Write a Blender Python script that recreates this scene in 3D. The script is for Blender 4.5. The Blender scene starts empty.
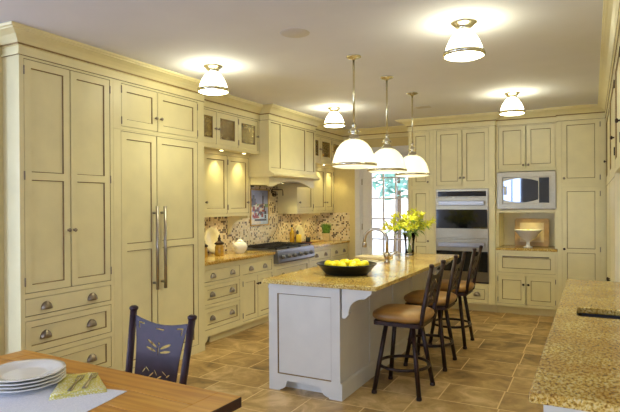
import bpy, bmesh, math, random
from mathutils import Vector, Matrix
random.seed(7)
C = bpy.context.scene.collection
PI = math.pi

# ------------------------------------------------------------------ helpers
class MB:
    """collects vertices / faces, links them as ONE mesh object"""
    def __init__(s): s.v=[]; s.f=[]; s.m=[]; s.sm=[]
    def face(s, pts, m=0, smooth=False):
        b=len(s.v); s.v+= [tuple(p) for p in pts]; s.f.append(list(range(b,b+len(pts)))); s.m.append(m); s.sm.append(smooth)
    def box(s,x0,x1,y0,y1,z0,z1,m=0,F=None):
        P=[(x,y,z) for z in (z0,z1) for x,y in ((x0,y0),(x1,y0),(x1,y1),(x0,y1))]
        if F: P=[F(*p) for p in P]
        b=len(s.v); s.v+=P
        for q in ((0,3,2,1),(4,5,6,7),(0,1,5,4),(1,2,6,5),(2,3,7,6),(3,0,4,7)):
            s.f.append([b+i for i in q]); s.m.append(m); s.sm.append(False)
    def grid(s, rows, m=0, smooth=True, closed=True, cap0=False, cap1=False):
        b=len(s.v); n=len(rows[0])
        for r in rows: s.v+=[tuple(p) for p in r]
        for i in range(len(rows)-1):
            for j in range(n if closed else n-1):
                k=(j+1)%n
                s.f.append([b+i*n+j,b+i*n+k,b+(i+1)*n+k,b+(i+1)*n+j]); s.m.append(m); s.sm.append(smooth)
        if cap0: s.f.append([b+j for j in range(n)]); s.m.append(m); s.sm.append(False)
        if cap1: s.f.append([b+(len(rows)-1)*n+j for j in range(n)]); s.m.append(m); s.sm.append(False)
    def lathe(s, prof, c, m=0, n=24, axis=(0,0,1), cap0=False, cap1=False, sx=1, sy=1):
        a=Vector(axis).normalized(); q=a.to_track_quat('Z','Y'); c=Vector(c)
        rows=[]
        for r,z in prof:
            rows.append([c+q@Vector((r*sx*math.cos(2*PI*j/n), r*sy*math.sin(2*PI*j/n), z)) for j in range(n)])
        s.grid(rows,m,True,True,cap0,cap1)
    def tube(s, pts, r, m=0, n=8, cap=True):
        pts=[Vector(p) for p in pts]; rr=r if isinstance(r,(list,tuple)) else [r]*len(pts)
        rows=[]; t0=(pts[1]-pts[0]).normalized()
        up=Vector((0,0,1)) if abs(t0.z)<.9 else Vector((1,0,0))
        nx=t0.cross(up).normalized()
        for i,p in enumerate(pts):
            if i==0: t=pts[1]-p
            elif i==len(pts)-1: t=p-pts[i-1]
            else: t=(pts[i+1]-p).normalized()+(p-pts[i-1]).normalized()
            t.normalize(); nx=(nx-t*nx.dot(t)).normalized(); ny=t.cross(nx)
            rows.append([p+rr[i]*(nx*math.cos(2*PI*j/n)+ny*math.sin(2*PI*j/n)) for j in range(n)])
        s.grid(rows,m,True,True,cap,cap)
    def ball(s,c,r,m=0,n=12,k=8,sc=(1,1,1)):
        rows=[]
        for i in range(k+1):
            a=-PI/2+PI*i/k; a=max(min(a,PI/2-.02),-PI/2+.02)
            rows.append([(c[0]+sc[0]*r*math.cos(a)*math.cos(2*PI*j/n),c[1]+sc[1]*r*math.cos(a)*math.sin(2*PI*j/n),c[2]+sc[2]*r*math.sin(a)) for j in range(n)])
        s.grid(rows,m,True,True,True,True)
    def prism(s, poly, fn, t0, t1, m=0, mside=None):
        """poly: 2D outline; fn(a,b,t)->point; extruded from t0 to t1"""
        n=len(poly)
        s.face([fn(a,b,t0) for a,b in poly],m); s.face([fn(a,b,t1) for a,b in reversed(poly)],m)
        for i in range(n):
            a,b=poly[i]; c,d=poly[(i+1)%n]
            s.face([fn(a,b,t0),fn(c,d,t0),fn(c,d,t1),fn(a,b,t1)],m if mside is None else mside)
    def holes(s, outer, inner, fn, t0, t1, m=0):
        """plate with holes (bmesh triangle fill), extruded from t0 to t1"""
        bm=bmesh.new(); es=[]
        for loop in [outer]+inner:
            vs=[bm.verts.new((a,b,0)) for a,b in loop]
            for i in range(len(vs)): es.append(bm.edges.new((vs[i],vs[(i+1)%len(vs)])))
        bmesh.ops.triangle_fill(bm,edges=es,use_beauty=True)
        for f in bm.faces:
            P=[(v.co.x,v.co.y) for v in f.verts]
            s.face([fn(a,b,t0) for a,b in P],m); s.face([fn(a,b,t1) for a,b in reversed(P)],m)
        bm.free()
        for loop in [outer]+inner:
            for i in range(len(loop)):
                a,b=loop[i]; c,d=loop[(i+1)%len(loop)]
                s.face([fn(a,b,t0),fn(c,d,t0),fn(c,d,t1),fn(a,b,t1)],m)
    def build(s,name,mats,parent=None,bevel=0,seg=2,solid=0,sub=0):
        o0=Vector((0,0,0))
        if parent is not None: o0=Vector(ORG.get(parent.as_pointer(),(0,0,0)))
        me=bpy.data.meshes.new(name)
        me.from_pydata([tuple(Vector(p)-o0) for p in s.v],[],s.f)
        if not isinstance(mats,(list,tuple)): mats=[mats]
        for q in mats: me.materials.append(M[q])
        for p,mi,sm in zip(me.polygons,s.m,s.sm): p.material_index=mi; p.use_smooth=sm
        bm=bmesh.new(); bm.from_mesh(me)
        bmesh.ops.remove_doubles(bm,verts=bm.verts,dist=1e-5)
        bmesh.ops.recalc_face_normals(bm,faces=bm.faces); bm.to_mesh(me); bm.free()
        o=bpy.data.objects.new(name,me); C.objects.link(o)
        if parent is not None: o.parent=parent; ORG[o.as_pointer()]=tuple(o0)
        if solid:
            d=o.modifiers.new('thickness','SOLIDIFY'); d.thickness=solid; d.offset=0
        if bevel:
            d=o.modifiers.new('bevel','BEVEL'); d.width=bevel; d.segments=seg; d.limit_method='ANGLE'; d.angle_limit=math.radians(40)
        if sub:
            d=o.modifiers.new('sub','SUBSURF'); d.levels=sub; d.render_levels=sub
        return o
ORG={}; TH={}
def tag(o,label=None,cat=None,group=None,kind=None):
    if label: o['label']=label
    if cat: o['category']=cat
    if group: o['group']=group
    if kind: o['kind']=kind
    return o
def thing(name,label,cat,loc,group=None):
    o=bpy.data.objects.new(name,None); C.objects.link(o); o.location=loc; o.empty_display_size=.1
    ORG[o.as_pointer()]=tuple(loc); return tag(o,label,cat,group)
def structure(o,label=None,cat=None): return tag(o,label,cat,None,'structure')
def copy_tree(o,parent=None):
    c=o.copy(); C.objects.link(c); c.parent=parent
    for ch in list(o.children): copy_tree(ch,c)
    return c
def place_copy(src,loc,label,group=None,rz=None):
    c=copy_tree(src); c.location=loc; c['label']=label
    if group: c['group']=group
    if rz is not None: c.rotation_euler.z=rz
    return c

# ------------------------------------------------------------------ materials
M={}
def srgb(r,g,b):
    f=lambda c:(c/255/12.92 if c<=10.3 else ((c/255+.055)/1.055)**2.4)
    return (f(r),f(g),f(b),1)
def newmat(name):
    m=bpy.data.materials.new(name); m.use_nodes=True; M[name]=m
    nt=m.node_tree; return m,nt,nt.nodes['Principled BSDF']
def N(nt,t,**k):
    n=nt.nodes.new(t)
    for a,b in k.items():
        if a in n.inputs.keys() if hasattr(n.inputs,'keys') else False: n.inputs[a].default_value=b
        else: setattr(n,a,b)
    return n
def ramp(nt,stops,interp='LINEAR'):
    n=nt.nodes.new('ShaderNodeValToRGB'); n.color_ramp.interpolation=interp
    e=n.color_ramp.elements
    while len(e)<len(stops): e.new(.5)
    for el,(p,c) in zip(e,stops): el.position=p; el.color=c
    return n
def plain(name,col,rough=.5,metal=0,noise=.06,scale=30,spec=None,coat=0):
    m,nt,b=newmat(name); L=nt.links.new
    tc=nt.nodes.new('ShaderNodeTexCoord'); no=N(nt,'ShaderNodeTexNoise'); no.inputs['Scale'].default_value=scale; no.inputs['Detail'].default_value=3
    L(tc.outputs['Object'],no.inputs['Vector'])
    d=tuple(max(0,c*(1-noise*1.5)) for c in col[:3])+(1,); l=tuple(min(1,c*(1+noise)) for c in col[:3])+(1,)
    r=ramp(nt,[(.3,d),(.7,l)]); L(no.outputs['Fac'],r.inputs['Fac']); L(r.outputs['Color'],b.inputs['Base Color'])
    b.inputs['Roughness'].default_value=rough; b.inputs['Metallic'].default_value=metal
    if spec is not None: b.inputs['Specular IOR Level'].default_value=spec
    if coat: b.inputs['Coat Weight'].default_value=coat; b.inputs['Coat Roughness'].default_value=.08
    return m
plain('cream',srgb(232,220,172),.38,noise=.03,scale=6)
plain('glaze',srgb(140,112,60),.5,noise=.15,scale=20)
plain('island_paint',srgb(214,208,192),.38,noise=.03,scale=6)
plain('wall_paint',srgb(214,196,140),.7,noise=.02)
plain('tan_paint',srgb(198,190,176),.7,noise=.03)
plain('white_paint',srgb(226,224,226),.45,noise=.02)
plain('ceiling_paint',srgb(222,220,228),.85,noise=.015,scale=3)
plain('handle_steel',srgb(168,162,154),.3,1,noise=.05,scale=60)
plain('range_steel',srgb(128,128,134),.32,1,noise=.06,scale=60)
plain('steel',srgb(164,152,126),.30,1,noise=.05,scale=60)
plain('nickel',srgb(206,198,172),.22,1,noise=.05)
plain('brushed_nickel',srgb(168,158,142),.3,1,noise=.05)
plain('pull_metal',srgb(150,138,122),.3,1,noise=.15,scale=90)
plain('dark_bronze',srgb(62,46,34),.4,.7,noise=.2)
plain('iron',srgb(48,27,18),.4,.35,noise=.3,scale=18)
plain('chair_iron',srgb(50,28,38),.46,.2,noise=.2,scale=14)
plain('black_iron',srgb(26,25,26),.5,.2,noise=.2)
plain('mirror_glass',srgb(112,118,128),.03,1,noise=.02)
plain('black_glass',srgb(8,9,12),.06,0,noise=.1,coat=.5)
plain('black_ceramic',srgb(15,12,10),.28,noise=.2)
plain('white_ceramic',srgb(238,234,226),.15,noise=.02,coat=.4)
plain('cream_ceramic',srgb(226,214,176),.18,noise=.04,coat=.3)
plain('lemon',srgb(244,222,20),.4,noise=.06,scale=40)
plain('lime',srgb(190,196,60),.4,noise=.1,scale=40)
plain('petal',srgb(226,222,60),.5,noise=.15,scale=20)
plain('leaf',srgb(120,156,56),.5,noise=.3,scale=20)
plain('grass_blade',srgb(104,150,54),.55,noise=.5,scale=40)
plain('soil',srgb(60,44,30),.9)
plain('oil',srgb(206,160,30),.15,noise=.1)
plain('candle_wax',srgb(240,206,60),.4,noise=.05)
plain('amber',srgb(176,138,50),.12,noise=.2,coat=.5)
plain('red_tray',srgb(110,42,28),.35,noise=.1)
plain('board_wood',srgb(196,160,96),.5,noise=.12,scale=12)
plain('pale_wood',srgb(226,204,150),.45,noise=.06,scale=12)
plain('rubber',srgb(30,26,24),.7)
plain('ground',srgb(232,232,228),.9,noise=.04,scale=2)
plain('foliage',srgb(140,190,176),.7,noise=.4,scale=2)  # leaf colour paled so the tree looks overexposed
plain('bark',srgb(110,90,70),.9,noise=.2)
plain('speaker_cloth',srgb(206,198,190),.8,noise=.05,scale=120)
plain('hedge',srgb(150,180,130),.8,noise=.3,scale=3)

def emis(name,col,s,edge=None):
    m,nt,b=newmat(name); L=nt.links.new
    b.inputs['Base Color'].default_value=(.9,.88,.8,1); b.inputs['Roughness'].default_value=.2
    b.inputs['Emission Color'].default_value=col; b.inputs['Emission Strength'].default_value=s
emis('opal_flush',(1,.985,.68,1),9.3)
emis('opal_pendant',(1,.93,.58,1),.5)
emis('lamp_lens',(1,.84,.5,1),14)

# glass
def glassmat(name,rough,tr,tint=(1,1,1,1),bump=0):
    m,nt,b=newmat(name); L=nt.links.new; nt.nodes.remove(b)
    t=N(nt,'ShaderNodeBsdfTransparent'); t.inputs['Color'].default_value=tint
    g=N(nt,'ShaderNodeBsdfGlossy'); g.inputs['Roughness'].default_value=rough
    mx=N(nt,'ShaderNodeMixShader'); out=nt.nodes['Material Output']
    fr=N(nt,'ShaderNodeFresnel'); fr.inputs['IOR'].default_value=1.5
    mt=N(nt,'ShaderNodeMath',operation='MULTIPLY_ADD'); mt.inputs[1].default_value=1; mt.inputs[2].default_value=tr
    L(fr.outputs[0],mt.inputs[0]); L(mt.outputs[0],mx.inputs[0]); L(t.outputs[0],mx.inputs[1]); L(g.outputs[0],mx.inputs[2]); L(mx.outputs[0],out.inputs[0])
    if bump:
        tc=nt.nodes.new('ShaderNodeTexCoord'); no=N(nt,'ShaderNodeTexNoise'); no.inputs['Scale'].default_value=55; no.inputs['Detail'].default_value=2
        L(tc.outputs['Object'],no.inputs['Vector']); bp=N(nt,'ShaderNodeBump'); bp.inputs['Strength'].default_value=bump; bp.inputs['Distance'].default_value=.02
        L(no.outputs['Fac'],bp.inputs['Height']); L(bp.outputs[0],g.inputs['Normal'])
        r=ramp(nt,[(.38,(.55,.44,.20,1)),(.62,(1,.92,.66,1))]); L(no.outputs['Fac'],r.inputs[0]); L(r.outputs[0],t.inputs['Color'])
glassmat('clear_glass',.02,0)
glassmat('seeded_glass',.12,.0,bump=.5)
glassmat('jar_glass',.04,.0,(.98,.98,.97,1))

def granite():
    m,nt,b=newmat('granite'); L=nt.links.new
    tc=nt.nodes.new('ShaderNodeTexCoord')
    n1=N(nt,'ShaderNodeTexNoise'); n1.inputs['Scale'].default_value=84; n1.inputs['Detail'].default_value=5; n1.inputs['Roughness'].default_value=.7
    n2=N(nt,'ShaderNodeTexNoise'); n2.inputs['Scale'].default_value=170; n2.inputs['Detail'].default_value=3
    n3=N(nt,'ShaderNodeTexNoise'); n3.inputs['Scale'].default_value=5; n3.inputs['Detail'].default_value=3
    mp=N(nt,'ShaderNodeMapping'); mp.inputs['Scale'].default_value=(1,.55,1); mp.inputs['Rotation'].default_value=(0,0,.9)
    L(tc.outputs['Object'],mp.inputs[0])
    for n in (n1,n2): L(mp.outputs[0],n.inputs['Vector'])
    L(tc.outputs['Object'],n3.inputs['Vector'])
    r1=ramp(nt,[(.33,srgb(96,62,20)),(.43,srgb(182,140,56)),(.51,srgb(228,196,100)),(.59,srgb(244,226,156)),(.70,srgb(214,206,184))]); L(n1.outputs['Fac'],r1.inputs[0])
    r2=ramp(nt,[(.32,srgb(70,52,32)),(.40,(1,1,1,1))]); L(n2.outputs['Fac'],r2.inputs[0])
    r3=ramp(nt,[(.35,srgb(216,190,150)),(.65,(1,1,1,1))]); L(n3.outputs['Fac'],r3.inputs[0])
    a=N(nt,'ShaderNodeMix',data_type='RGBA',blend_type='MULTIPLY'); a.inputs[0].default_value=.85
    L(r1.outputs[0],a.inputs[6]); L(r2.outputs[0],a.inputs[7])
    c=N(nt,'ShaderNodeMix',data_type='RGBA',blend_type='MULTIPLY'); c.inputs[0].default_value=.8
    L(a.outputs[2],c.inputs[6]); L(r3.outputs[0],c.inputs[7]); L(c.outputs[2],b.inputs['Base Color'])
    b.inputs['Roughness'].default_value=.14
granite()

def floor_tile():
    m,nt,b=newmat('travertine'); L=nt.links.new
    tc=nt.nodes.new('ShaderNodeTexCoord'); br=N(nt,'ShaderNodeTexBrick'); br.offset=.42; br.squash=.72; br.squash_frequency=2
    L(tc.outputs['Object'],br.inputs['Vector'])
    br.inputs['Scale'].default_value=1; br.inputs['Brick Width'].default_value=.62; br.inputs['Row Height'].default_value=.42
    br.inputs['Mortar Size'].default_value=.006; br.inputs['Mortar Smooth'].default_value=.3; br.inputs['Bias'].default_value=0
    br.inputs['Color1'].default_value=(0,0,0,1); br.inputs['Color2'].default_value=(1,1,1,1); br.inputs['Mortar'].default_value=(.5,.5,.5,1)
    n1=N(nt,'ShaderNodeTexNoise'); n1.inputs['Scale'].default_value=4.2; n1.inputs['Detail'].default_value=6; n1.inputs['Roughness'].default_value=.62; n1.inputs['Distortion'].default_value=.8
    # each tile gets its own piece of stone
    vm=N(nt,'ShaderNodeVectorMath',operation='MULTIPLY_ADD'); vm.inputs[1].default_value=(7,13,5)
    L(br.outputs['Color'],vm.inputs[0]); L(tc.outputs['Object'],vm.inputs[2]); L(vm.outputs[0],n1.inputs['Vector'])
    ad=N(nt,'ShaderNodeMath',operation='MULTIPLY_ADD'); ad.inputs[1].default_value=.24; 
    sb=N(nt,'ShaderNodeSeparateColor'); L(br.outputs['Color'],sb.inputs[0]); L(sb.outputs[0],ad.inputs[0])
    s2=N(nt,'ShaderNodeMath',operation='SUBTRACT'); s2.inputs[1].default_value=.12; L(n1.outputs['Fac'],s2.inputs[0]); L(s2.outputs[0],ad.inputs[2])
    r=ramp(nt,[(.29,srgb(116,86,46)),(.45,srgb(166,130,74)),(.57,srgb(190,155,96)),(.72,srgb(220,188,134))]); L(ad.outputs[0],r.inputs[0])
    mx=N(nt,'ShaderNodeMix',data_type='RGBA'); L(br.outputs['Fac'],mx.inputs[0]); L(r.outputs[0],mx.inputs[6]); mx.inputs[7].default_value=srgb(232,204,148)
    L(mx.outputs[2],b.inputs['Base Color']); b.inputs['Roughness'].default_value=.34
    bp=N(nt,'ShaderNodeBump'); bp.inputs['Strength'].default_value=.25; bp.inputs['Distance'].default_value=.004; bp.invert=True
    L(br.outputs['Fac'],bp.inputs['Height']); L(bp.outputs[0],b.inputs['Normal'])
floor_tile()

def mosaic(name,axis):
    m,nt,b=newmat(name); L=nt.links.new
    tc=nt.nodes.new('ShaderNodeTexCoord'); sp=N(nt,'ShaderNodeSeparateXYZ'); L(tc.outputs['Object'],sp.inputs[0])
    cb=N(nt,'ShaderNodeCombineXYZ'); L(sp.outputs[axis],cb.inputs[0]); L(sp.outputs[2],cb.inputs[1])
    sc=N(nt,'ShaderNodeVectorMath',operation='SCALE'); sc.inputs['Scale'].default_value=1/.027; L(cb.outputs[0],sc.inputs[0])
    fl=N(nt,'ShaderNodeVectorMath',operation='FLOOR'); L(sc.outputs[0],fl.inputs[0])
    fr=N(nt,'ShaderNodeVectorMath',operation='FRACTION'); L(sc.outputs[0],fr.inputs[0])
    wn=N(nt,'ShaderNodeTexWhiteNoise',noise_dimensions='2D'); L(fl.outputs[0],wn.inputs['Vector'])
    r=ramp(nt,[(0,srgb(74,48,36)),(.17,srgb(160,124,78)),(.23,srgb(222,204,164)),(.55,srgb(230,214,184)),(.8,srgb(214,190,148))],'CONSTANT'); L(wn.outputs['Value'],r.inputs[0])
    s2=N(nt,'ShaderNodeSeparateXYZ'); L(fr.outputs[0],s2.inputs[0])
    a=N(nt,'ShaderNodeMath',operation='GREATER_THAN'); a.inputs[1].default_value=.1; L(s2.outputs[0],a.inputs[0])
    c=N(nt,'ShaderNodeMath',operation='GREATER_THAN'); c.inputs[1].default_value=.1; L(s2.outputs[1],c.inputs[0])
    mu=N(nt,'ShaderNodeMath',operation='MULTIPLY'); L(a.outputs[0],mu.inputs[0]); L(c.outputs[0],mu.inputs[1])
    mx=N(nt,'ShaderNodeMix',data_type='RGBA'); L(mu.outputs[0],mx.inputs[0]); mx.inputs[6].default_value=srgb(206,192,160); L(r.outputs[0],mx.inputs[7])
    L(mx.outputs[2],b.inputs['Base Color']); b.inputs['Roughness'].default_value=.3
mosaic('mosaic_side',1); mosaic('mosaic_back',0)

def wood(name,cols,axis_scale,rough=.3):
    m,nt,b=newmat(name); L=nt.links.new
    tc=nt.nodes.new('ShaderNodeTexCoord'); mp=N(nt,'ShaderNodeMapping'); mp.inputs['Scale'].default_value=axis_scale
    L(tc.outputs['Object'],mp.inputs[0])
    n=N(nt,'ShaderNodeTexNoise'); n.inputs['Scale'].default_value=3; n.inputs['Detail'].default_value=6; n.inputs['Distortion'].default_value=1.2; L(mp.outputs[0],n.inputs['Vector'])
    w=N(nt,'ShaderNodeTexWave',wave_type='BANDS',bands_direction='Y'); w.inputs['Scale'].default_value=1.2; w.inputs['Distortion'].default_value=5; w.inputs['Detail'].default_value=3; w.inputs['Detail Scale'].default_value=.8
    L(mp.outputs[0],w.inputs['Vector'])
    ad=N(nt,'ShaderNodeMath',operation='MULTIPLY_ADD'); ad.inputs[1].default_value=.12; L(w.outputs['Fac'],ad.inputs[0])
    h=N(nt,'ShaderNodeMath',operation='MULTIPLY'); h.inputs[1].default_value=.88; L(n.outputs['Fac'],h.inputs[0]); L(h.outputs[0],ad.inputs[2])
    r=ramp(nt,cols); L(ad.outputs[0],r.inputs[0]); L(r.outputs[0],b.inputs['Base Color'])
    b.inputs['Roughness'].default_value=rough; b.inputs['Specular IOR Level'].default_value=.35
wood('table_wood',[(.25,srgb(178,108,28)),(.5,srgb(206,142,46)),(.75,srgb(222,166,72))],(.35,6,6),.34)
wood('dark_wood',[(.2,srgb(46,26,16)),(.7,srgb(82,50,30))],(3,.6,3),.3)

def cushion():
    m,nt,b=newmat('tan_leather'); L=nt.links.new
    tc=nt.nodes.new('ShaderNodeTexCoord'); n=N(nt,'ShaderNodeTexNoise'); n.inputs['Scale'].default_value=5; n.inputs['Detail'].default_value=4
    L(tc.outputs['Object'],n.inputs['Vector']); r=ramp(nt,[(.3,srgb(116,78,34)),(.7,srgb(176,130,64))]); L(n.outputs['Fac'],r.inputs[0]); L(r.outputs[0],b.inputs['Base Color'])
    b.inputs['Roughness'].default_value=.42
cushion()

def cloth(name,c1,c2,scale,rough=.9):
    m,nt,b=newmat(name); L=nt.links.new
    tc=nt.nodes.new('ShaderNodeTexCoord'); v=N(nt,'ShaderNodeTexVoronoi'); v.inputs['Scale'].default_value=scale; v.inputs['Randomness'].default_value=.4
    L(tc.outputs['Object'],v.inputs['Vector']); r=ramp(nt,[(.25,c1),(.5,c2)]); L(v.outputs['Distance'],r.inputs[0]); L(r.outputs[0],b.inputs['Base Color']); b.inputs['Roughness'].default_value=rough
cloth('napkin_cloth',srgb(244,240,222),srgb(222,208,104),110)
cloth('runner_cloth',srgb(240,238,240),srgb(226,226,230),120)

# ------------------------------------------------------------------ dimensions (metres, camera above the origin)
H=2.778; Z=.915
XF=-3.617; XC=-3.655; XB=-3.69; XG=-3.79; XU=-3.95; XW=-4.30
YB=7.85; YM=7.92; YW=8.45; XR=.155; XRW=.52; YE=4.84
LF=lambda X:(lambda u,w,z:(X+w,u,z))       # left-wall fronts, looking +X
BF=lambda Y:(lambda u,w,z:(u,Y-w,z))       # back-wall fronts, looking -Y
RF=lambda X:(lambda u,w,z:(X-w,u,z))       # right-wall fronts, looking -X

# ------------------------------------------------------------------ room shell
def shell(name,boxes,mat,label):
    b=MB()
    for q in boxes: b.box(*q)
    return structure(b.build(name,mat),label)
XN=-6.4; YR=-2.6; XE=2.6
shell('floor',[(XN-.1,XE+.1,YR-.1,YW+.12,-.1,0)],'travertine','brown travertine tile kitchen floor')
shell('ceiling',[(XN-.1,XE+.1,YR-.1,YW+.12,H,H+.1)],'ceiling_paint','pale smooth kitchen ceiling')
shell('wall_left',[(XW-.1,XW,2.45,YW,0,H)],'wall_paint','wall behind the range and left cabinets')
DX0,DX1,DZ=-3.47,-2.50,2.36
shell('wall_back',[(XW-.1,DX0,YW,YW+.12,0,H),(DX1,XRW+.1,YW,YW+.12,0,H),(DX0,DX1,YW,YW+.12,DZ,H)],'wall_paint','far wall with the glazed garden door')
shell('wall_right',[(XRW,XRW+.1,1.7,YW,0,H)],'wall_paint','wall behind the right hand counter')
shell('wall_right_return',[(XRW+.1,XE,1.7,1.8,0,H)],'wall_paint','return wall right of the camera')
shell('wall_side',[(XE,XE+.1,YR,1.8,0,H)],'wall_paint','side wall right of the camera')
shell('wall_nook',[(XN,-3.80,2.33,2.449,0,H)],'wall_paint','tan wall beside the tall pantry')
shell('wall_nook_side',[(XN-.1,XN,YR,-1.0,0,H),(XN-.1,XN,1.7,2.449,0,H),(XN-.1,XN,-1.0,1.7,0,.75),(XN-.1,XN,-1.0,1.7,2.6,H)],'tan_paint','tan end wall of the dining nook')
# wall behind the camera with three daylight windows
wins=[(-6.25,-4.75),(-2.62,-1.98),(.05,2.45)]; wz0,wz1=.75,2.6
bx=[(XN,XE,YR-.1,YR,0,wz0),(XN,XE,YR-.1,YR,wz1,H)]; e=XN
for a,b_ in wins: bx.append((e,a,YR-.1,YR,wz0,wz1)); e=b_
bx.append((e,XE,YR-.1,YR,wz0,wz1))
shell('wall_front',bx,'tan_paint','wall behind the camera with three windows')
for i,(a,b_) in enumerate(wins):
    f=MB(); t=.06
    f.box(a,a+t,YR-.08,YR+.02,wz0,wz1); f.box(b_-t,b_,YR-.08,YR+.02,wz0,wz1); f.box(a+t,b_-t,YR-.08,YR+.02,wz0,wz0+t); f.box(a+t,b_-t,YR-.08,YR+.02,wz1-t,wz1)
    f.box((a+b_)/2-.02,(a+b_)/2+.02,YR-.06,YR,wz0+t,wz1-t); f.box(a+t,(a+b_)/2-.02,YR-.06,YR,1.53,1.57); f.box((a+b_)/2+.02,b_-t,YR-.06,YR,1.53,1.57)
    structure(f.build('window_%d'%(i+1),'white_paint'),'white framed window behind the camera')
    li=bpy.data.lights.new('daylight','AREA'); li.shape='RECTANGLE'; li.size=b_-a; li.size_y=wz1-wz0; li.energy=(b_-a)*(72,28,16)[i]; li.color=(.42,.60,1.0)
    lo=bpy.data.objects.new('daylight',li); C.objects.link(lo); lo.location=((a+b_)/2,YR-.12,(wz0+wz1)/2); lo.rotation_euler=(math.radians(90),0,PI)
    lo.rotation_euler=(math.radians(90),0,0)
    lo.rotation_euler=Vector((0,1,0)).to_track_quat('-Z','Z').to_euler()

f=MB(); t=.06; a,b_=-1.0,1.7  # unseen nook window, added to bring blue daylight onto the pantry side
f.box(XN-.08,XN+.02,a,a+t,wz0,wz1); f.box(XN-.08,XN+.02,b_-t,b_,wz0,wz1); f.box(XN-.08,XN+.02,a+t,b_-t,wz0,wz0+t); f.box(XN-.08,XN+.02,a+t,b_-t,wz1-t,wz1)
for q in (-.1,.8): f.box(XN-.06,XN,q-.02,q+.02,wz0+t,wz1-t)
structure(f.build('window_4','white_paint'),'unseen white framed window added in the dining nook for daylight')
li=bpy.data.lights.new('daylight','AREA'); li.shape='RECTANGLE'; li.size=wz1-wz0; li.size_y=b_-a; li.energy=10; li.color=(.42,.60,1.0)  # area light for the added nook window
lo=bpy.data.objects.new('daylight',li); C.objects.link(lo); lo.location=(XN-.12,.35,(wz0+wz1)/2); lo.rotation_euler=Vector((1,0,0)).to_track_quat('-Z','Y').to_euler()
li.size,li.size_y=b_-a,wz1-wz0
# backsplash mosaic (thin tile skin on the walls)
t=thing('backsplash','cream and brown mosaic tile backsplash behind the range counter','tile backsplash',(XW,6.5,Z))
b=MB(); b.box(XW+.001,XW+.008,4.52,5.86,Z+.001,1.386); b.box(XW+.001,XW+.008,5.86,7.14,Z+.001,1.80); b.box(XW+.001,XW+.008,7.14,YW-.009,Z+.001,1.386); b.build('tile_panel','mosaic_side',t)
b=MB(); b.box(XW+.009,-3.665,YW-.008,YW-.001,Z+.001,1.386); b.build('tile_panel','mosaic_back',t)

# crown mouldings
def sweep(path,prof,glz=()):
    b=MB(); n=len(path); P=[Vector((x,y)) for x,y in path]; ms=[]
    for i in range(n):
        ds=[]
        if i>0: d=(P[i]-P[i-1]).normalized(); ds.append(Vector((d.y,-d.x)))
        if i<n-1: d=(P[i+1]-P[i]).normalized(); ds.append(Vector((d.y,-d.x)))
        if len(ds)==1: ms.append(ds[0])
        else:
            q=ds[0]+ds[1]; ms.append(q/(1+ds[0].dot(ds[1])))
    for i in range(n-1):
        for k in range(len(prof)-1):
            (o0,z0),(o1,z1)=prof[k],prof[k+1]
            A=P[i]+ms[i]*o0; B=P[i+1]+ms[i+1]*o0; Cc=P[i+1]+ms[i+1]*o1; D=P[i]+ms[i]*o1
            b.face([(A.x,A.y,z0),(B.x,B.y,z0),(Cc.x,Cc.y,z1),(D.x,D.y,z1)],1 if k in glz else 0)
    return b
CP=[(.001,2.610),(.013,2.612),(.013,2.627),(.004,2.631),(.004,2.676),(.018,2.680),(.022,2.692),(.030,2.698),(.042,2.712),(.070,2.733),(.108,2.746),(.132,2.750),(.134,2.757),(.150,2.760),(.155,2.768),(.155,2.777),(.001,2.777)]
GZ=(0,5)
structure(sweep([(-3.799,2.449),(XF,2.449),(XF,4.515),(XG,4.515),(XG,5.855),(-3.65,5.855),(-3.65,7.155),(XG,7.155),(XG,YW-.002),(-2.44,YW-.002)],CP,GZ).build('trim_1',['cream','glaze']),'cream crown moulding stepping along the left cabinets')
structure(sweep([(-2.44,YW-.002),(-2.44,YB),(-1.203,YB),(-1.203,YM),(-.405,YM),(-.405,YB),(XR,YB)],CP,GZ).build('trim_2',['cream','glaze']),'cream crown moulding over the oven wall')
structure(sweep([(XR,YB-.0),(XR,1.90),(XRW,1.90)],[(o*.6,z) for o,z in CP],GZ).build('trim_3',['cream','glaze']),'cream crown moulding over the right cabinets')

# ------------------------------------------------------------------ cabinet kit
PT=['cream','glaze']
def plate(b,F,u0,u1,z0,z1,holes,w0=-.02,w1=0,g=1):
    us=sorted(set([u0,u1]+[h[0] for h in holes]+[h[1] for h in holes])); zs=sorted(set([z0,z1]+[h[2] for h in holes]+[h[3] for h in holes]))
    def solid(i,j):
        if i<0 or j<0 or i>=len(us)-1 or j>=len(zs)-1: return None
        cu=(us[i]+us[i+1])/2; cz=(zs[j]+zs[j+1])/2
        return not any(h[0]<cu<h[1] and h[2]<cz<h[3] for h in holes)
    for i in range(len(us)-1):
        for j in range(len(zs)-1):
            if not solid(i,j): continue
            a,c,d,e=us[i],us[i+1],zs[j],zs[j+1]
            b.face([F(a,w1,d),F(c,w1,d),F(c,w1,e),F(a,w1,e)]); b.face([F(a,w0,d),F(c,w0,d),F(c,w0,e),F(a,w0,e)])
            for (di,dj),(p,q) in (((-1,0),((a,d),(a,e))),((1,0),((c,d),(c,e))),((0,-1),((a,d),(c,d))),((0,1),((a,e),(c,e)))):
                s=solid(i+di,j+dj)
                if not s: b.face([F(p[0],w0,p[1]),F(q[0],w0,q[1]),F(q[0],w1,q[1]),F(p[0],w1,p[1])],g if s is False else 0)
GAP=.004
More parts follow.
